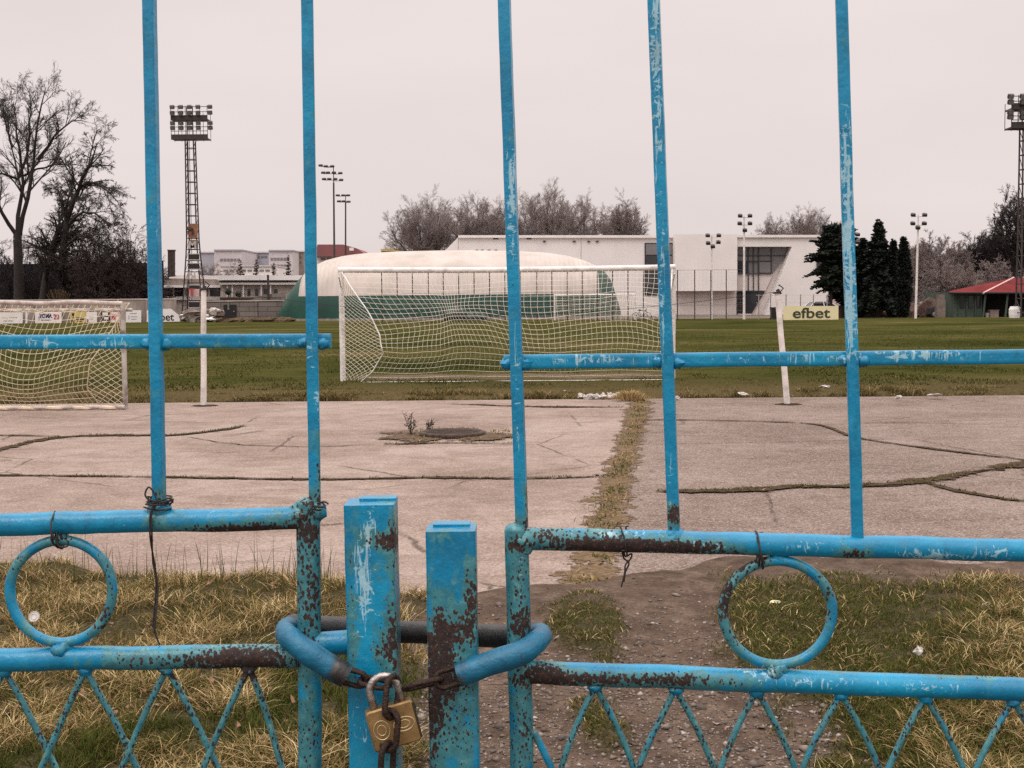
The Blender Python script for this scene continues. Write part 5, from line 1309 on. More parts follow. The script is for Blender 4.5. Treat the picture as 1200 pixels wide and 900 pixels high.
# rubble and sheets round the tower foot
hp = thing('debris_heap', 'heap of pale torn sheets and rubble at the foot of the lattice tower', 'debris', (at(236, 374, 121)[0], 121, 0))
for i in range(16):
    u = 214 + 44 * rng.random(); mb = MB(); p = at(u, 377, 121); mb.blob((p[0], 121 + rng.uniform(-.6, 1.2), rng.uniform(.3, 1.0)), (rng.uniform(.3, .8), .4, rng.uniform(.15, .5)), 100 + i, .9, 7, 5); obj('sheet', mb, [M_pale, M_slab, M_iron2, M_white2, M_stone][i % 5], hp)
for (u, v, s, sd) in ((285, 376, 1.0, 1), (292, 376.5, .8, 2), (279, 377, .7, 3)):
    pass
mb = MB()
for i in range(9): p = at(265 + 9 * i + rng.uniform(-3, 3), 378, 119); mb.blob((p[0], 119, .15), (.7, .5, .3), 300 + i, .7, 8, 5)
struct(obj('dry_grass_ridge', mb, M_joint), 'stuff')

# pavilion
PY = 142.0
pv = thing('pavilion', 'low white pavilion with long roof fascia behind the block wall', 'building', (at(265, 375, PY)[0], PY, 0))
wallpoly('wall', rect(186, 330, 258, 382), PY + .2, 12, M_pale, pv); wallpoly('wall', rect(258.3, 326, 352, 382), PY - 1.0, 14, M_pale, pv)
p = poly([(180, 335.5), (259, 335.5), (262, 327.5), (186, 326)], PY - .8); obj('roof', MB().extr(p, (0, 13, .6)), M_slab, pv)
panel('roof_fascia', 182, 334.2, 258, 337, PY - 1.2, .35, M_white2, pv)
panel('roof_fascia', 236, 323.3, 258, 328, PY - .6, 8, M_white2, pv)
panel('roof_fascia', 255, 322.6, 353, 328.3, PY - 2.2, 15, M_white2, pv); panel('fascia_dark_strip', 257, 329, 336, 330.6, PY - 2.0, .9, M_iron, pv); panel('roof_fascia', 257, 331, 352, 333.5, PY - 1.9, .8, M_white2, pv)  # thin dark strip between the two white fascia bands
for u0, u1 in ((188, 202), (204.5, 215), (246, 257)): w = panel('window', u0, 337.3, u1, 347, PY + .05, .1, M_glass, pv)
for u in (203.2, 216, 245): panel('window_post', u - .7, 337, u + .7, 349, PY - .1, .2, M_white2, pv)
panel('sill_band', 182, 347.5, 258, 351.5, PY - .2, .25, M_white2, pv)
for u0, u1 in ((290, 293.3), (298.8, 302.5), (309, 313), (321, 325)): panel('window', u0, 338.8, u1, 346.5, PY - 1.1, .08, M_glass, pv)
for u in (266, 272, 285, 306, 317): panel('pilaster', u - .6, 334, u + .6, 348, PY - 1.6, .4, M_white2, pv)
panel('terrace_parapet', 258, 348.5, 306, 354.5, PY - 4.5, .2, M_iron2, pv)
p = poly([(286, 354.6), (334, 354.6), (334, 343), (310, 345)], PY - 4.8); obj('stair_wall', MB().extr(p, (0, .3, 0)), M_block, pv)
for u, v in ((267.5, 341.5), (279.5, 344.5)):
    q = at(u, v, PY - 3.2); t = thing('potted_shrub', 'dark round shrub on the pavilion terrace, ' + ('the left one' if u < 270 else 'the lower right one'), 'shrub', (q[0], PY - 3.2, q[2] - .5), 'round shrubs on the pavilion terrace'); mb = MB(); mb.blob(q, (.35, .35, .35), int(u), .5, 10, 7); obj('crown', mb, M_fir, t); mb = MB(); mb.tube([q - np.array([0, 0, .9]), q], .05, 5); obj('stem', mb, M_bark, t)
b = gbase(314.5, 345, PY - 5); o = obj('flue_pipe', MB().tube([(0, 0, 0), (0, 0, at(314, 322, PY - 5)[2])], .13, 6), M_iron); o.location = b; setp(o, 'thin black flue pipe standing before the pavilion roof', 'pipe')

# ------------------------------------------------------------------ far buildings
def far_building(label, u0, v0, u1, Y, mat, wins=(), depth=20, roof=None, name='apartment_building', cap=None):
    b = at((u0 + u1) / 2, 360, Y); t = thing(name, label, 'building', (b[0], Y, 0))
    p = poly([(u0, 380), (u1, 380), (u1, v0), (u0, v0)], Y); wallpoly('wall', [(u0, 380), (u1, 380), (u1, v0), (u0, v0)], Y, depth, mat, t)
    panel('roof_edge', u0 - .4, v0 - 1.2, u1 + .4, v0 + .3, Y - .4, depth + .6, M_farblue if mat is M_farb else M_farb, t)
    for (wu0, wv0, wu1, wv1, n) in wins:
        for k in range(n):
            a = wu0 + (wu1 - wu0) * k / n; panel('window', a, wv0, a + (wu1 - wu0) / n * .72, wv1, Y - .15, .1, M_gglass, t)
    return t
far_building('far pale grey block left of the blue-grey one, two rows of small windows', 251, 293.5, 283.5, 330, M_farb, [(258, 303, 282, 306, 6), (260, 311, 282, 313.5, 5)])
far_building('far low blue-grey block between the two pale ones', 235, 296, 316, 350, M_farblue, [(286, 300, 314, 302, 7)])
far_building('far pale block with window rows right of the blue-grey one', 315, 294, 343, 330, M_farb, [(317, 302, 340, 305, 6), (317, 310, 340, 313, 6)])
far_building('far low white block before the pale apartment blocks', 258, 312, 322, 300, M_white2, [(262, 316, 318, 318, 8)])
far_building('far grey slab at the right edge of the pale blocks', 342, 295, 356, 340, M_slab, [(344, 300, 354, 302, 3), (344, 306, 354, 308, 3)])
t = far_building('far house wall under a wide faded red roof behind the dome', 371, 300, 420, 262, M_white2, [(376, 302, 390, 305, 2)], 14, name='far_house')
Y = 260; p = poly([(369, 300.5), (432, 300.5), (418, 291), (402, 286.5), (372, 286.5)], Y); obj('roof', MB().extr(p, (0, 16, 0)), M_rooffar, t)
q = at(412, 292, Y - 1); mb = MB(); mb.box(q, (.8, .5, .6)); obj('skylight', mb, M_white2, t)
t = far_building('far yellow-roofed shed peeping over the dome', 447, 294.5, 468, 240, M_tan, (), 8, name='far_shed'); panel('roof', 446, 291.5, 469, 294.2, 239, 9, M_yellow, t)
b = gbase(199, 370, 210); t = thing('dark_stack', 'dark square stack rising among the bare twigs left of the tower', 'chimney', b); panel('shaft', 196.5, 294, 203.5, 380, 210, 1.0, M_bush, t); panel('cap', 196, 292.5, 204, 294, 209.9, 1.2, M_iron, t)

# ------------------------------------------------------------------ hut with the red roof
HU = 112.0
hut = thing('red_roof_hut', 'green wooden hut under a red hipped metal roof', 'hut', (at(1150, 372, HU)[0], HU, 0))
P_ = lambda u, v, Y=HU: at(u, v, Y)
wallpoly('wall', rect(1118, 342, 1151, 378), HU, 8, M_greenhut, hut); wallpoly('porch_back', rect(1151.5, 342, 1240, 378), HU + 4, 4, M_dark, hut)
for u0 in (1125, 1135, 1145): w_ = panel('window', u0, 347, u0 + 5, 361, HU - .08, .1, M_glass, hut)
for u in (1123.5, 1133, 1143): panel('batten', u - .4, 343, u + .8, 372, HU - .12, .1, M_greenhut, hut)
for u in (1152, 1178, 1205, 1232): obj('porch_post', MB().tube([gbase(u, 374, HU - .6), (P_(u, 343)[0], HU - .6, P_(u, 343)[2])], .09, 6), M_greenhut, hut)
rb = [P_(1112, 343.5, HU - .9), P_(1246, 343.5, HU - .9), P_(1246, 341, HU + 9), P_(1112, 341, HU + 9)]; rg = [P_(1188, 325.5, HU + 4), P_(1225, 325.5, HU + 4)]
mid = P_(1152, 345.5, HU - .9)
mb = MB(); Vr = rb + rg; mb.add(np.array(Vr), [(0, 1, 5, 4), (1, 2, 5), (2, 3, 4, 5), (3, 0, 4), (3, 2, 1, 0)]); obj('roof', mb, M_roof, hut)
mb = MB(); mb.tube([P_(1152, 343.6, HU - 1.0), P_(1188, 325.3, HU + 3.9)], .09, 5); obj('ridge_trim', mb, M_pink, hut)
mb = MB(); mb.tube([rb[0], rb[1]], .09, 5); obj('eave', mb, M_dark, hut)
t = thing('tan_roofed_shed', 'shed with a tan roof peeping over the left end of the red roof', 'shed', (at(1136, 372, 124)[0], 124, 0)); wallpoly('wall', rect(1120, 337, 1154, 380), 125, 5, M_stone, t)
obj('roof', MB().extr(poly([(1118, 338), (1158, 338), (1154, 328), (1125, 328.5)], 124), (0, 7, 0)), M_tan, t)
t = thing('masonry_pillar', 'grey-brown masonry pillar left of the green hut', 'pillar', gbase(1103, 373, 110)); wallpoly('shaft', rect(1098.5, 351, 1108, 378), 110, .7, M_stone, t); wallpoly('cap', rect(1099.5, 345, 1107, 351), 110.1, .5, M_stone, t)
for (u, v, w_, lab, m_) in ((1164, 369, .35, 'pale crate under the hut porch', M_stone), (1157, 370, .22, 'low bucket beside the pale crate under the hut porch', M_slab)):
    q = gbase(u, 374, HU - .4); t = thing('porch_crate' if u > 1160 else 'bucket', lab, 'crate' if u > 1160 else 'bucket', q); mb = MB()
    if u > 1160:
        mb.box((q[0], q[1], .3), (.75, .6, .6), bev=.04); obj('box', mb, m_, t); mb = MB(); mb.box((q[0], q[1], .63), (.8, .65, .06)); obj('lid', mb, m_, t)
    else:
        mb.tube([(q[0], q[1], 0), (q[0], q[1], .4)], [.16, .2], 10); obj('pail', mb, m_, t); mb = MB(); mb.tube([(q[0] - .2, q[1], .4), (q[0], q[1] - .05, .58), (q[0] + .2, q[1], .4)], .012, 4); obj('handle', mb, M_iron, t)
q = gbase(1189, 374, 104.5); t = thing('white_drum', 'whitish drum beside the foot of the right floodlight tower', 'drum', q); mb = MB(); mb.tube([(q[0], q[1], 0), (q[0], q[1], .3), (q[0], q[1], .75), (q[0], q[1], 1.0)], [.42, .46, .46, .35], 12); obj('drum_body', mb, M_creamw, t); mb = MB(); mb.tube([(q[0], q[1], 1.0), (q[0], q[1], 1.1)], .12, 8); obj('bung', mb, M_iron, t)

# vehicles and small things on the far side
def car(u, vb, Y, rz, mat, label):
    t = thing('parked_car', label, 'car', gbase(u, vb, Y), 'cars parked behind the pitch'); c = np.array(gbase(u, vb, Y)); cs, sn = math.cos(rz), math.sin(rz)
    Tm = lambda p: c + np.array([p[0] * cs - p[1] * sn, p[0] * sn + p[1] * cs, p[2]])
    prof = [(-2.1, .3), (-2.12, .65), (-1.95, .9), (-1.2, .98), (1.25, .95), (2.0, .8), (2.12, .55), (2.1, .3)]
    mb = MB()
    mb.extr([Tm((x, -.85, z)) for x, z in prof], Tm((0, .85, 0)) - Tm((0, -.85, 0))); b_ = obj('body', mb, mat, t)
    cab = [(-1.7, .95), (-1.35, 1.42), (.25, 1.46), (1.05, .96)]; mb = MB(); 
    lo = [Tm((x, s_ * .78, z)) for s_ in (-1, 1) for x, z in ((-1.75, .94), (1.1, .94))]; hi = [Tm((x, s_ * .62, 1.45)) for s_ in (-1, 1) for x in (-1.2, .2)]
    V_ = np.array(lo + hi); mb.add(V_, [(0, 1, 5, 4), (3, 2, 6, 7), (1, 3, 7, 5), (2, 0, 4, 6), (4, 5, 7, 6)]); obj('windows', mb, M_glass, t)
    mb = MB(); mb.add(np.array([Tm((x, y, 1.46 + z)) for z in (0, .05) for x, y in ((-1.22, -.64), (.22, -.64), (.22, .64), (-1.22, .64))]), [(0, 1, 2, 3), (4, 5, 6, 7), (0, 1, 5, 4), (1, 2, 6, 5), (2, 3, 7, 6), (3, 0, 4, 7)])
    for s_ in (-1, 1):
        for (a, b2) in (((-1.75, .94), (-1.2, 1.47)), ((1.1, .94), (.2, 1.47)), ((-.3, .96), (-.35, 1.47))): mb.tube([Tm((a[0], s_ * .79, a[1])), Tm((b2[0], s_ * .63, b2[1]))], .05, 5)
    obj('roof', mb, mat, t)
    for x in (-1.35, 1.35):
        for s_ in (-1, 1):
            mb = MB(); mb.tube([Tm((x, s_ * .70, .32)), Tm((x, s_ * .88, .32))], .32, 14); w_ = obj('wheel', mb, M_rubber, t); mb = MB(); mb.tube([Tm((x, s_ * .87, .32)), Tm((x, s_ * .895, .32))], .19, 10); obj('rim', mb, M_greymast, w_)
    for s_ in (-1, 1):
        mb = MB(); mb.box(Tm((2.09, s_ * .6, .68)), (.08, .3, .16), rz=rz); obj('headlight', mb, M_lampglass, t)
car(966, 370, 121, R(8), M_carw, 'white car parked behind the cream efbet board'); car(1114, 374, 115, R(160), M_card, 'dark car parked beside the green hut')
q = gbase(908, 374, 107); t = thing('wheeled_bin', 'black wheeled bin left of the cream efbet board', 'bin', q); mb = MB(); mb.tube([(q[0], q[1], .12), (q[0], q[1], 1.0)], [.42, .5], 4, ref=(1, 0, 0)); obj('tub', mb, M_black, t)
mb = MB(); mb.box((q[0], q[1], 1.04), (.8, .8, .08), bev=.05); obj('lid', mb, M_black, t)
for sx in (-1, 1): mb = MB(); mb.tube([(q[0] + sx * .3, q[1] + .25, .12), (q[0] + sx * .36, q[1] + .25, .12)], .12, 10); obj('wheel', mb, M_rubber, t)
# bicycle by the far goal
q = np.array(gbase(752, 376, 112)); bk = thing('bicycle', 'dark bicycle leaning behind the right post of the far goal', 'bicycle', q)
for dx in (-.52, .52):
    mb = MB(); c = q + np.array([dx, 0, .34]); mb.tube(np.array([c + .33 * np.array([math.cos(a), 0, math.sin(a)]) for a in np.linspace(0, 2 * math.pi, 25)[:-1]]), .028, 6, closed=True, ref=(0, 1, 0)); w_ = obj('wheel', mb, M_rubber, bk)
    mb = MB(); [mb.tube([c, c + .32 * np.array([math.cos(a), 0, math.sin(a)])], .006, 3) for a in np.linspace(0, 2 * math.pi, 11)[:-1]]; obj('spoke', mb, M_greymast, w_)
mb = MB(); V_ = {k: q + np.array(v) for k, v in dict(bb=(-.05, 0, .3), st=(-.2, 0, .85), hd=(.38, 0, .88), rw=(-.52, 0, .34), fw=(.52, 0, .34)).items()}
for a, b in (('bb', 'st'), ('bb', 'hd'), ('st', 'hd'), ('bb', 'rw'), ('st', 'rw'), ('hd', 'fw')): mb.tube([V_[a], V_[b]], .025, 6)
obj('frame', mb, M_black, bk); mb = MB(); mb.box(V_['st'] + np.array([-.02, 0, .06]), (.28, .16, .07), bev=.03); obj('saddle', mb, M_black, bk)
mb = MB(); mb.tube([V_['hd'], V_['hd'] + np.array([.02, 0, .12])], .02, 5); mb.tube([V_['hd'] + np.array([.02, -.28, .14]), V_['hd'] + np.array([.02, .28, .14])], .02, 5); obj('handlebar', mb, M_black, bk)

# ------------------------------------------------------------------ bare trees
def prisms(A, B_, r0, r1, sides):
    D = B_ - A; D = D / np.maximum(np.linalg.norm(D, axis=1), 1e-6)[:, None]
    ref = np.where(np.abs(D[:, 2:]) < .9, np.array([[0, 0, 1.0]]), np.array([[1.0, 0, 0]])); N = np.cross(D, ref); N /= np.linalg.norm(N, axis=1)[:, None]; Bn = np.cross(D, N)
    ang_ = np.arange(sides) * 2 * math.pi / sides; n = len(A)
    off = N[:, None] * np.cos(ang_)[None, :, None] + Bn[:, None] * np.sin(ang_)[None, :, None]
    V = np.concatenate([A[:, None] + off * r0[:, None, None], B_[:, None] + off * r1[:, None, None]], 1)
    i = np.arange(sides); k = (i + 1) % sides; f = np.stack([i, k, k + sides, i + sides], 1)
    return V.reshape(-1, 3), ((np.arange(n) * 2 * sides)[:, None, None] + f[None]).reshape(-1, 4)
def segs(P, r):        # P (n, m, 3), r (n, m)
    return P[:, :-1].reshape(-1, 3), P[:, 1:].reshape(-1, 3), r[:, :-1].reshape(-1), r[:, 1:].reshape(-1)
def resamp(P, r, m=9):
    P = np.asarray(P); s = np.concatenate([[0], np.cumsum(np.linalg.norm(np.diff(P, axis=0), axis=1))]); q = np.linspace(0, s[-1], m)
    return np.stack([np.interp(q, s, P[:, k]) for k in range(3)], 1), np.interp(q, s, np.asarray(r))
def sprout(rr, P, r, sp, lv, last):
    nb, ang_, lenf, upb, t0, grav, kink = sp; n, m, _ = P.shape
    L = np.linalg.norm(np.diff(P, axis=1), axis=2).sum(1)
    par = np.repeat(np.arange(n), nb); k = np.tile(np.arange(nb), n); c = len(par)
    t_ = t0 + (1 - t0) * (k + rr.random(c)) / nb; x = t_ * (m - 1); i = np.minimum(x.astype(int), m - 2); f = (x - i)[:, None]
    p0 = P[par, i]; p1 = P[par, i + 1]; p = p0 + (p1 - p0) * f; d = p1 - p0; d /= np.maximum(np.linalg.norm(d, axis=1), 1e-6)[:, None]
    q = rr.normal(0, 1, (c, 3)); q -= d * (q * d).sum(1)[:, None]; q /= np.linalg.norm(q, axis=1)[:, None]
    a = (ang_ * rr.uniform(.55, 1.3, c))[:, None]; dd = d * np.cos(a) + q * np.sin(a); dd[:, 2] += upb
    l = L[par] * lenf * rr.uniform(.5, 1.25, c) * (1 - .45 * t_)
    rad = np.maximum(r[par, i] * rr.uniform(.42, .62, c), sp_rmin[0])
    mm = 4 if not last else 2; Q = np.zeros((c, mm, 3)); Q[:, 0] = p
    for s_ in range(1, mm):
        dd = dd + rr.normal(0, kink, (c, 3)); dd[:, 2] += grav; dd /= np.linalg.norm(dd, axis=1)[:, None]; Q[:, s_] = Q[:, s_ - 1] + dd * (l / (mm - 1))[:, None]
    tp = np.linspace(1, .5, mm)[None]
    return Q, np.maximum(rad[:, None] * tp, sp_rmin[0] * .75)
sp_rmin = [.02]
def build_tree(label, limbs, seed, spec, mats, group, name='bare_tree', rmin=.018, nlev=None):
    """limbs: (points, radii, bare) polylines; 'bare' ones carry no twigs"""
    rr = np.random.default_rng(seed); b = limbs[0][0][0]; t = thing(name, label, 'tree' if 'tree' in name else 'bush', (b[0], b[1], 0), group); sp_rmin[0] = rmin
    LP, LR = zip(*[resamp(P, r) for P, r, _ in limbs]); LP = np.array(LP); LR = np.array(LR); carry = np.array([not c for _, _, c in limbs])
    V, Fq = prisms(*segs(LP, LR), 7); npmesh('trunk', V, [Fq], mats[0], t, smooth=True)
    P, r = LP[carry], LR[carry]; acc = []
    for lv, sp in enumerate(spec):
        P, r = sprout(rr, P, r, sp, lv, lv == len(spec) - 1); acc.append(segs(P, r))
    V, Fq = prisms(*[np.concatenate([a[k] for a in acc]) for k in range(4)], 3); npmesh('crown', V, [Fq], mats[1], t)
    return t
def L3(pix, Y, r0, r1, dy=0, wig=.25, seed=0, k=4):
    P = spline([at(u, v, Y) + np.array([0, dy * i / max(1, len(pix) - 1), 0]) for i, (u, v) in enumerate(pix)], k)
    rr = np.random.default_rng(seed); P[1:-1] += rr.normal(0, wig * .3, P[1:-1].shape); return P, np.linspace(r0, r1, len(P)), r0 > .5
# per level: branches, angle, length share, lift, start, gravity, kink
SPL = [(11, .7, .46, .16, .18, .05, .12), (7, .7, .55, .10, .12, .03, .12), (6, .7, .58, .05, .1, .01, .13), (4, .65, .85, 0, .1, -.02, .13)]
SPD = [(11, .75, .52, .05, .15, -.03, .12), (8, .75, .55, .02, .12, -.06, .14), (7, .7, .58, 0, .1, -.08, .14), (5, .65, .75, -.05, .1, -.08, .14)]
TG = 'bare winter trees on the left'
Y = 134
build_tree('tall bare tree at the left edge with several upright limbs', [
    L3([(22, 352), (22, 320), (21, 290), (21, 270)], Y, .52, .42, 0, .1, 1),
    L3([(21, 278), (10, 255), (0, 230), (-14, 205), (-30, 165)], Y, .24, .03, -4, .3, 2), L3([(21, 272), (21, 240), (21, 210), (15, 170), (8, 136), (2, 114)], Y, .25, .025, 3, .3, 3),
    L3([(23, 275), (30, 245), (40, 210), (44, 185), (49, 150), (57, 116), (62, 106)], Y, .26, .025, -2, .3, 4), L3([(44, 187), (60, 170), (78, 153), (95, 145), (115, 148)], Y - 1, .16, .025, -3, .3, 5),
    L3([(22, 208), (28, 180), (29, 150), (27, 122), (22, 104)], Y + 1, .17, .025, 3, .3, 6), L3([(15, 172), (4, 150), (-4, 128), (-10, 112)], Y + 2, .14, .025, 3, .3, 7), L3([(28, 206), (45, 195), (62, 190), (84, 190)], Y, .13, .025, 4, .3, 8), L3([(21, 210), (5, 205), (-16, 214), (-40, 205)], Y + 1, .14, .03, -3, .3, 9)],
    11, SPL, (M_bark, M_twig), TG, rmin=.0115)
build_tree('shorter bare tree beside the tall one, leaning right with drooping branches', [
    L3([(71, 352), (73, 320), (75, 285), (79, 255)], Y - 4, .44, .32, 0, .15, 21), L3([(79, 256), (90, 230), (104, 205), (114, 188), (121, 172)], Y - 4, .28, .04, -2, .3, 22), L3([(50, 352), (55, 310), (62, 280), (72, 258)], Y - 4.5, .36, .2, 1, .15, 23), L3([(72, 258), (70, 235), (60, 222), (50, 215)], Y - 4, .16, .03, 3, .3, 24),
    L3([(90, 231), (104, 216), (122, 218), (136, 228), (150, 240)], Y - 4, .17, .03, -3, .3, 25), L3([(82, 262), (100, 250), (120, 252), (142, 268)], Y - 5, .17, .03, -3, .3, 26), L3([(76, 290), (92, 280), (112, 278), (132, 292)], Y - 5, .16, .03, -3, .3, 27), L3([(79, 254), (76, 232), (80, 215), (88, 205)], Y - 3, .14, .03, 3, .3, 28)],
    12, SPD, (M_bark, M_twig), TG, rmin=.0115)
def auto_tree(label, u, vb, vt, Y, wid, seed, mats, group, nl=14, spec=None, fork=.22, name='bare_tree', r=.3, rmin=.02, flat=.55):
    rr = np.random.default_rng(seed); b = np.array(gbase(u, vb, Y)); H = at(u, vt, Y)[2]; hw = wid / 2 / F * Y
    top = b + np.array([0, 0, H * fork]); limbs = [(lerpline(b, top, 6), np.linspace(r, r * .8, 6), True)]
    for k in range(nl):
        a = 2.4 * k + rr.random() * .5; q = math.sqrt((k + .5) / nl) * rr.uniform(.85, 1.05)
        e_ = b + np.array([hw * .88 * q * math.cos(a), hw * .88 * q * math.sin(a), H * (fork + (1 - fork) * (.93 * math.sqrt(max(.03, 1 - (q * .93) ** 2)) * flat + .93 * (1 - flat) * (1 - .55 * q)) * rr.uniform(.9, 1.02))])
        m_ = top + (e_ - top) * .5 + np.array([hw * q * .14 * math.cos(a), hw * q * .14 * math.sin(a), .02 * H]); P = spline([top * 1.0, m_, e_], 5); P[1:-1] += rr.normal(0, .15, P[1:-1].shape); limbs.append((P, np.linspace(r * .5, .025, len(P)), False))
    return build_tree(label, limbs, seed, spec or SPR, mats, group, name, rmin)
SPR = [(9, .7, .52, .04, .12, .03, .13), (8, .7, .58, .04, .1, .03, .14), (7, .65, .60, .04, .1, .03, .14), (5, .6, .80, .03, .1, .02, .13)]
GB = 'bare trees behind the dome and hall'; mt2 = (M_bark2, M_twig2)
for (u, vt, w_, Y, sd, lab) in ((498, 231, 112, 195, 31, 'wide pale bare tree behind the left end of the hall roof'), (556, 232, 94, 200, 32, 'dense round bare tree right of the wide pale one'), (637, 219, 98, 196, 33, 'tallest bare tree behind the hall, just right of the third upright'),
                                (680, 227, 76, 192, 34, 'open bare tree with dark limbs right of the tallest one'), (730, 237, 72, 200, 35, 'dense fan-shaped bare shrub tree left of the fourth upright'), (905, 256, 46, 205, 36, 'low hazy bare tree over the right end of the hall'), (946, 243, 80, 196, 37, 'spreading bare tree over the right end of the hall roof'), (592, 238, 60, 206, 38, 'slim bare tree half hidden by the third blue upright')):
    auto_tree(lab, u, 372, vt, Y, w_, sd, mt2, GB, 24 if sd != 34 else 14, SPR, .40 if sd != 35 else .52, rmin=.0078)
GR2 = 'bare trees on the right'
for (u, vt, w_, Y, sd, lab, r, mt) in ((1094, 276, 60, 128, 41, 'bare bushy tree behind the white pole, right of the cypresses', .2, mt2), (1120, 283, 50, 131, 42, 'low dense bare tree left of the red roof', .2, mt2), (1150, 272, 58, 134, 43, 'dense bare tree directly above the red roof', .25, (M_bark, M_twig)),
        (1186, 226, 80, 128, 44, 'tall bare tree beside the right lattice tower', .34, (M_bark, M_twig)), (1228, 240, 84, 133, 45, 'bare tree beyond the right edge behind the tower', .3, (M_bark, M_twig)), (1172, 266, 54, 138, 46, 'dark thicket tree between the red roof and the tower', .25, (M_bark, M_twig)), (1072, 288, 40, 132, 47, 'small bare tree hidden behind the white pole', .15, mt2)):
    auto_tree(lab, u, 372, vt, Y, w_, sd, mt, GR2, 17 if sd != 44 else 11, SPR, .15 if sd != 44 else .35, r=r, rmin=.012)
GU = 'bare undergrowth along the left wall'; SPB = [(9, .7, .5, .1, .1, .02, .2), (8, .8, .5, 0, .1, -.02, .2), (6, .8, .55, -.02, .1, -.06, .2)]
for (u, vt, w_, Y, sd, lab) in ((-10, 262, 70, 137, 51, 'thin undergrowth at the far left behind the tall tree'), (30, 268, 60, 139, 52, 'undergrowth behind the trunk of the tall bare tree'), (60, 262, 56, 137, 53, 'undergrowth between the two bare trees'), (95, 240, 64, 131, 54, 'dense brown bush right of the leaning bare tree'), (125, 250, 64, 130, 55, 'dense brown bush left of the first blue upright'),
        (150, 262, 56, 131, 56, 'dense brown bush behind the first blue upright'), (176, 290, 50, 133, 57, 'low bush between the first upright and the tower'), (110, 275, 70, 128, 58, 'low dense bush nearest the board wall'), (195, 312, 30, 150, 59, 'small twiggy bush below the dark stack'), (140, 285, 60, 129, 60, 'low dense bush left of the efbet board')):
    auto_tree(lab, u, 356, vt, Y, w_, sd, (M_bush, M_bush if sd not in (51, 52, 53) else M_twig), GU, 14 if sd > 53 else 8, SPB, .06, 'bare_bush', .12, .017)
for (u, vt, w_, Y, sd, lab) in ((246, 305, 26, 175, 61, 'grey bush behind the pavilion roof, left'), (268, 312, 22, 170, 62, 'low round grey bush over the pavilion roof'), (1100, 300, 40, 121, 65, 'brown bush behind the masonry pillar'), (1128, 306, 46, 122, 66, 'brown bush behind the tan-roofed shed'), (1060, 330, 40, 122, 67, 'brown bush at the foot of the cypresses'), (1165, 300, 50, 124, 68, 'brown bush behind the red roof ridge')):
    auto_tree(lab, u, 366, vt, Y, w_, sd, (M_bush, M_twig2), 'brown bushes behind the pitch', 14, SPB, .06, 'bare_bush', .1, .017)
# blackish fence behind the undergrowth and hedge to the tree foot
t = thing('dark_blue_fence', 'blackish blue solid fence behind the left undergrowth', 'fence', (at(60, 352, 141)[0], 141, 0))
x0, x1 = at(-170, 350, 141)[0], at(192, 350, 141)[0]; z = at(60, 309, 141)[2]; mb = MB(); mb.box(((x0 + x1) / 2, 141, z / 2), (x1 - x0, .15, z)); obj('fence_panel', mb, M_bluefence, t)
mb = MB(); [mb.box((x0 + (x1 - x0) * k / 14, 140.85, z / 2 + .1), (.2, .12, z + .2)) for k in range(15)]; obj('fence_post', mb, M_bluefence, t)
for (u, w_, lab, sd) in ((66, 1.0, 'tuft of brown reeds showing above the training goal crossbar', 5),):
    b = np.array(gbase(70, 352, 125.5)); zt_ = at(70, 339, 125.5)[2]; mb = MB(); rr = np.random.default_rng(3)
    for k in range(70): a = rr.random() * 6.28; e_ = b + np.array([rr.normal(0, .45), rr.normal(0, .3), zt_ * rr.uniform(.8, 1.02)]); mb.tube([b + np.array([rr.normal(0, .35), rr.normal(0, .2), 0]), e_], .025, 3)
    o = obj('reed_tuft', mb, M_joint); o.data.transform(Matrix.Translation(Vector(-b))); o.location = Vector(b); setp(o, lab, 'reeds')

# ------------------------------------------------------------------ conifers
def needles(c, d, l, w_, n, rr, droop):
    """n small blades along a bough"""
    t_ = rr.random(n); sd_ = np.cross(d, (0, 0, 1.0)); sd_ /= max(np.linalg.norm(sd_), 1e-6)
    base = c + d * (t_ * l)[:, None] + np.array([0, 0, -1]) * (droop * l * t_ ** 1.6)[:, None]
    q = rr.normal(0, 1, (n, 3)); q[:, 2] *= .5; out = (sd_ * rr.choice([-1, 1], n)[:, None] * .9 + d * .7 + q * .35); out /= np.linalg.norm(out, axis=1)[:, None]
    ln = w_ * (1.05 - .75 * t_) * rr.uniform(.5, 1.2, n); tip = base + out * ln[:, None]; wv = np.cross(out, rr.normal(0, 1, (n, 3))); wv /= np.linalg.norm(wv, axis=1)[:, None]; wv *= (.16 * ln + .04)[:, None]
    m_ = base + out * (ln * .45)[:, None]
    return np.stack([base, m_ + wv, tip, m_ - wv], 1)
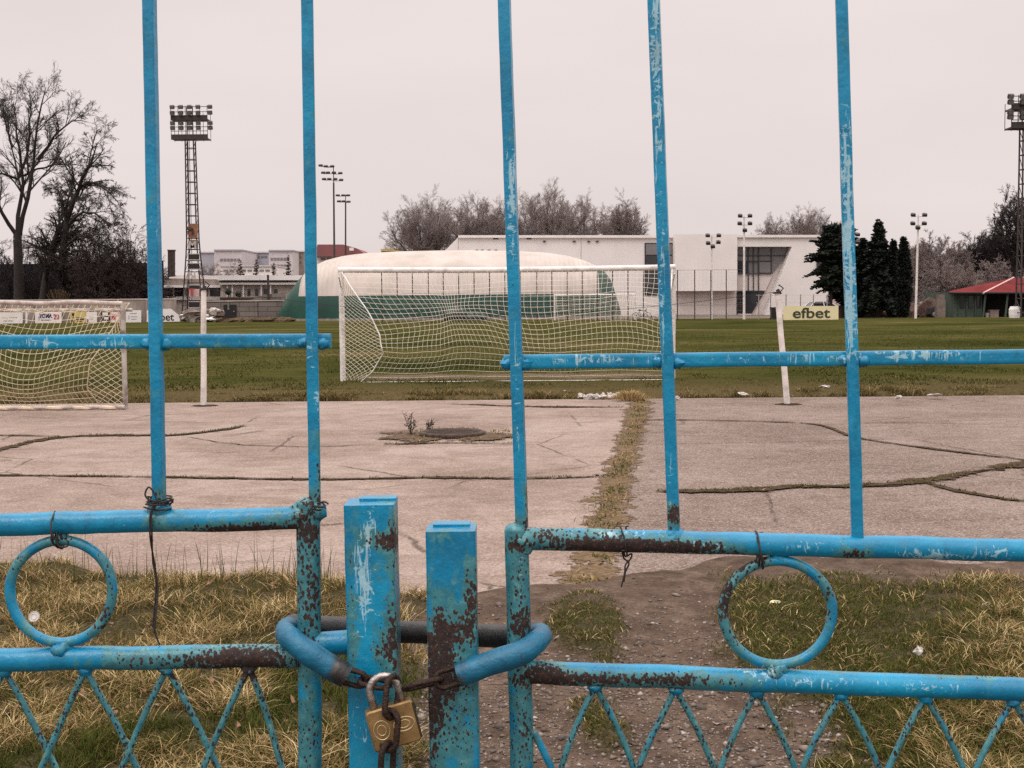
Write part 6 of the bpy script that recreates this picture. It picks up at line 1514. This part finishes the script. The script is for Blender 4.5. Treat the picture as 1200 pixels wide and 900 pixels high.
def conifer(label, u, vb, vt, Y, halfw, seed, tiers, mat, z0=0.6, droop=.35, irr=.2, per=9, dens=34, prof=None, group='dark conifers right of the hall'):
    rr = np.random.default_rng(seed); b = np.array(gbase(u, vb, Y)); H = at(u, vt, Y)[2]; R_ = halfw / F * Y
    t = thing('conifer', label, 'tree', b, group); mb = MB(); mb.tube(lerpline(b, b + np.array([0, 0, H * .97]), 8), np.linspace(.24, .03, 8), 7); obj('trunk', mb, M_bark, t)
    Q = []
    for k in range(tiers):
        f = k / (tiers - 1); z = z0 + (H - z0) * f; rad = R_ * (prof(f) if prof else (1 - f) ** .85) + .12
        for j in range(per):
            a = 2 * math.pi * (j + rr.random()) / per; l = rad * rr.uniform(1 - irr * 1.6, 1 + irr); d = np.array([math.cos(a), math.sin(a), .12 + .3 * f]); d /= np.linalg.norm(d)
            Q.append(needles(b + np.array([0, 0, z + rr.normal(0, .12)]), d, l, .30 + .42 * min(l, 1.6) , int(dens * (.4 + l)), rr, droop * (1 - f)))
    Q = np.concatenate(Q); V = Q.reshape(-1, 3); npmesh('crown', V, [np.arange(len(V)).reshape(-1, 4)], mat, t); return t
conifer('tall spiky spruce, tallest of the conifers, light gaps near its tip', 1029, 374, 261, 114, 26, 71, 44, M_fir, 1.8, .75, .42, 8, 40)
conifer('dark spruce close behind the fifth upright', 1010, 374, 282, 116, 22, 72, 40, M_fir2, 1.0, .7, .4, 8, 40, lambda f: (1 - f ** 2) ** .8 * .9)
cyp = lambda f: min(1, .55 + f * 1.4) * (1 - f ** 3.0) ** .9
conifer('slim cypress column, left one of the pair', 1046, 374, 284, 113, 8, 73, 40, M_fir2, .2, -.9, .12, 9, 46, cyp)
conifer('slim cypress column, right one of the pair', 1058, 374, 281, 112, 9, 74, 40, M_fir2, .2, -.9, .12, 9, 46, cyp)
conifer('airy pine on a bare trunk before the right end of the hall', 973, 374, 268, 112, 17, 75, 34, M_fir, 2.6, .45, .55, 5, 34, lambda f: .55 + .75 * math.sin(min(1, f * 1.15) * math.pi) * (1 if f < .8 else .6))
conifer('pine crown hidden mostly by the fifth upright', 988, 374, 275, 115, 18, 76, 34, M_fir2, 1.4, .4, .5, 6, 38, lambda f: .5 + .6 * math.sin(f * math.pi))
for (u, vt, Y, hw_, sd, lab) in ((283, 306, 235, 7, 81, 'small dark conifer silhouette before the pale far block'), (302, 305, 235, 5, 82, 'slim dark conifer right of the first far one'), (322, 309, 235, 5, 83, 'tiny dark conifer before the far white block'), (339, 300, 235, 6, 84, 'dark conifer at the right end of the far blocks')):
    conifer(lab, u, 372, vt, Y, hw_, sd, 14, M_bush, 5, .1, .5, 6, 8, None, 'small conifers before the far blocks')
# low brown growth along the far touchline on the right
mb = MB()
for i in range(46):
    u = 985 + 215 * rng.random(); q = gbase(u, 374, 118 + rng.uniform(-3, 5)); mb.blob((q[0], q[1], .2), (rng.uniform(.6, 1.6), .7, rng.uniform(.3, 1.3)), 500 + i, .6, 9, 6)
struct(obj('low_scrub', mb, M_track), 'stuff')
# far wooded skyline
V = []; xs_ = np.linspace(-420, 420, 240); hz_ = 9 + 6 * fbm(xs_ / 22, xs_ * 0, 5, 4) + 9 * np.exp(-((xs_ - 250) / 120) ** 2)
mb = MB(); n = len(xs_); mb.add(np.concatenate([np.stack([xs_, np.full(n, 470.), np.full(n, -1.)], 1), np.stack([xs_, 480 + 25 * fbm(xs_ / 9, xs_ * 0 + 3, 9, 3), hz_], 1), np.stack([xs_, np.full(n, 620.), np.full(n, -1.)], 1)]), [(i + k * n, i + 1 + k * n, i + 1 + (k + 1) * n, i + (k + 1) * n) for k in range(2) for i in range(n - 1)])
struct(obj('wooded_hill', mb, M_twig2))
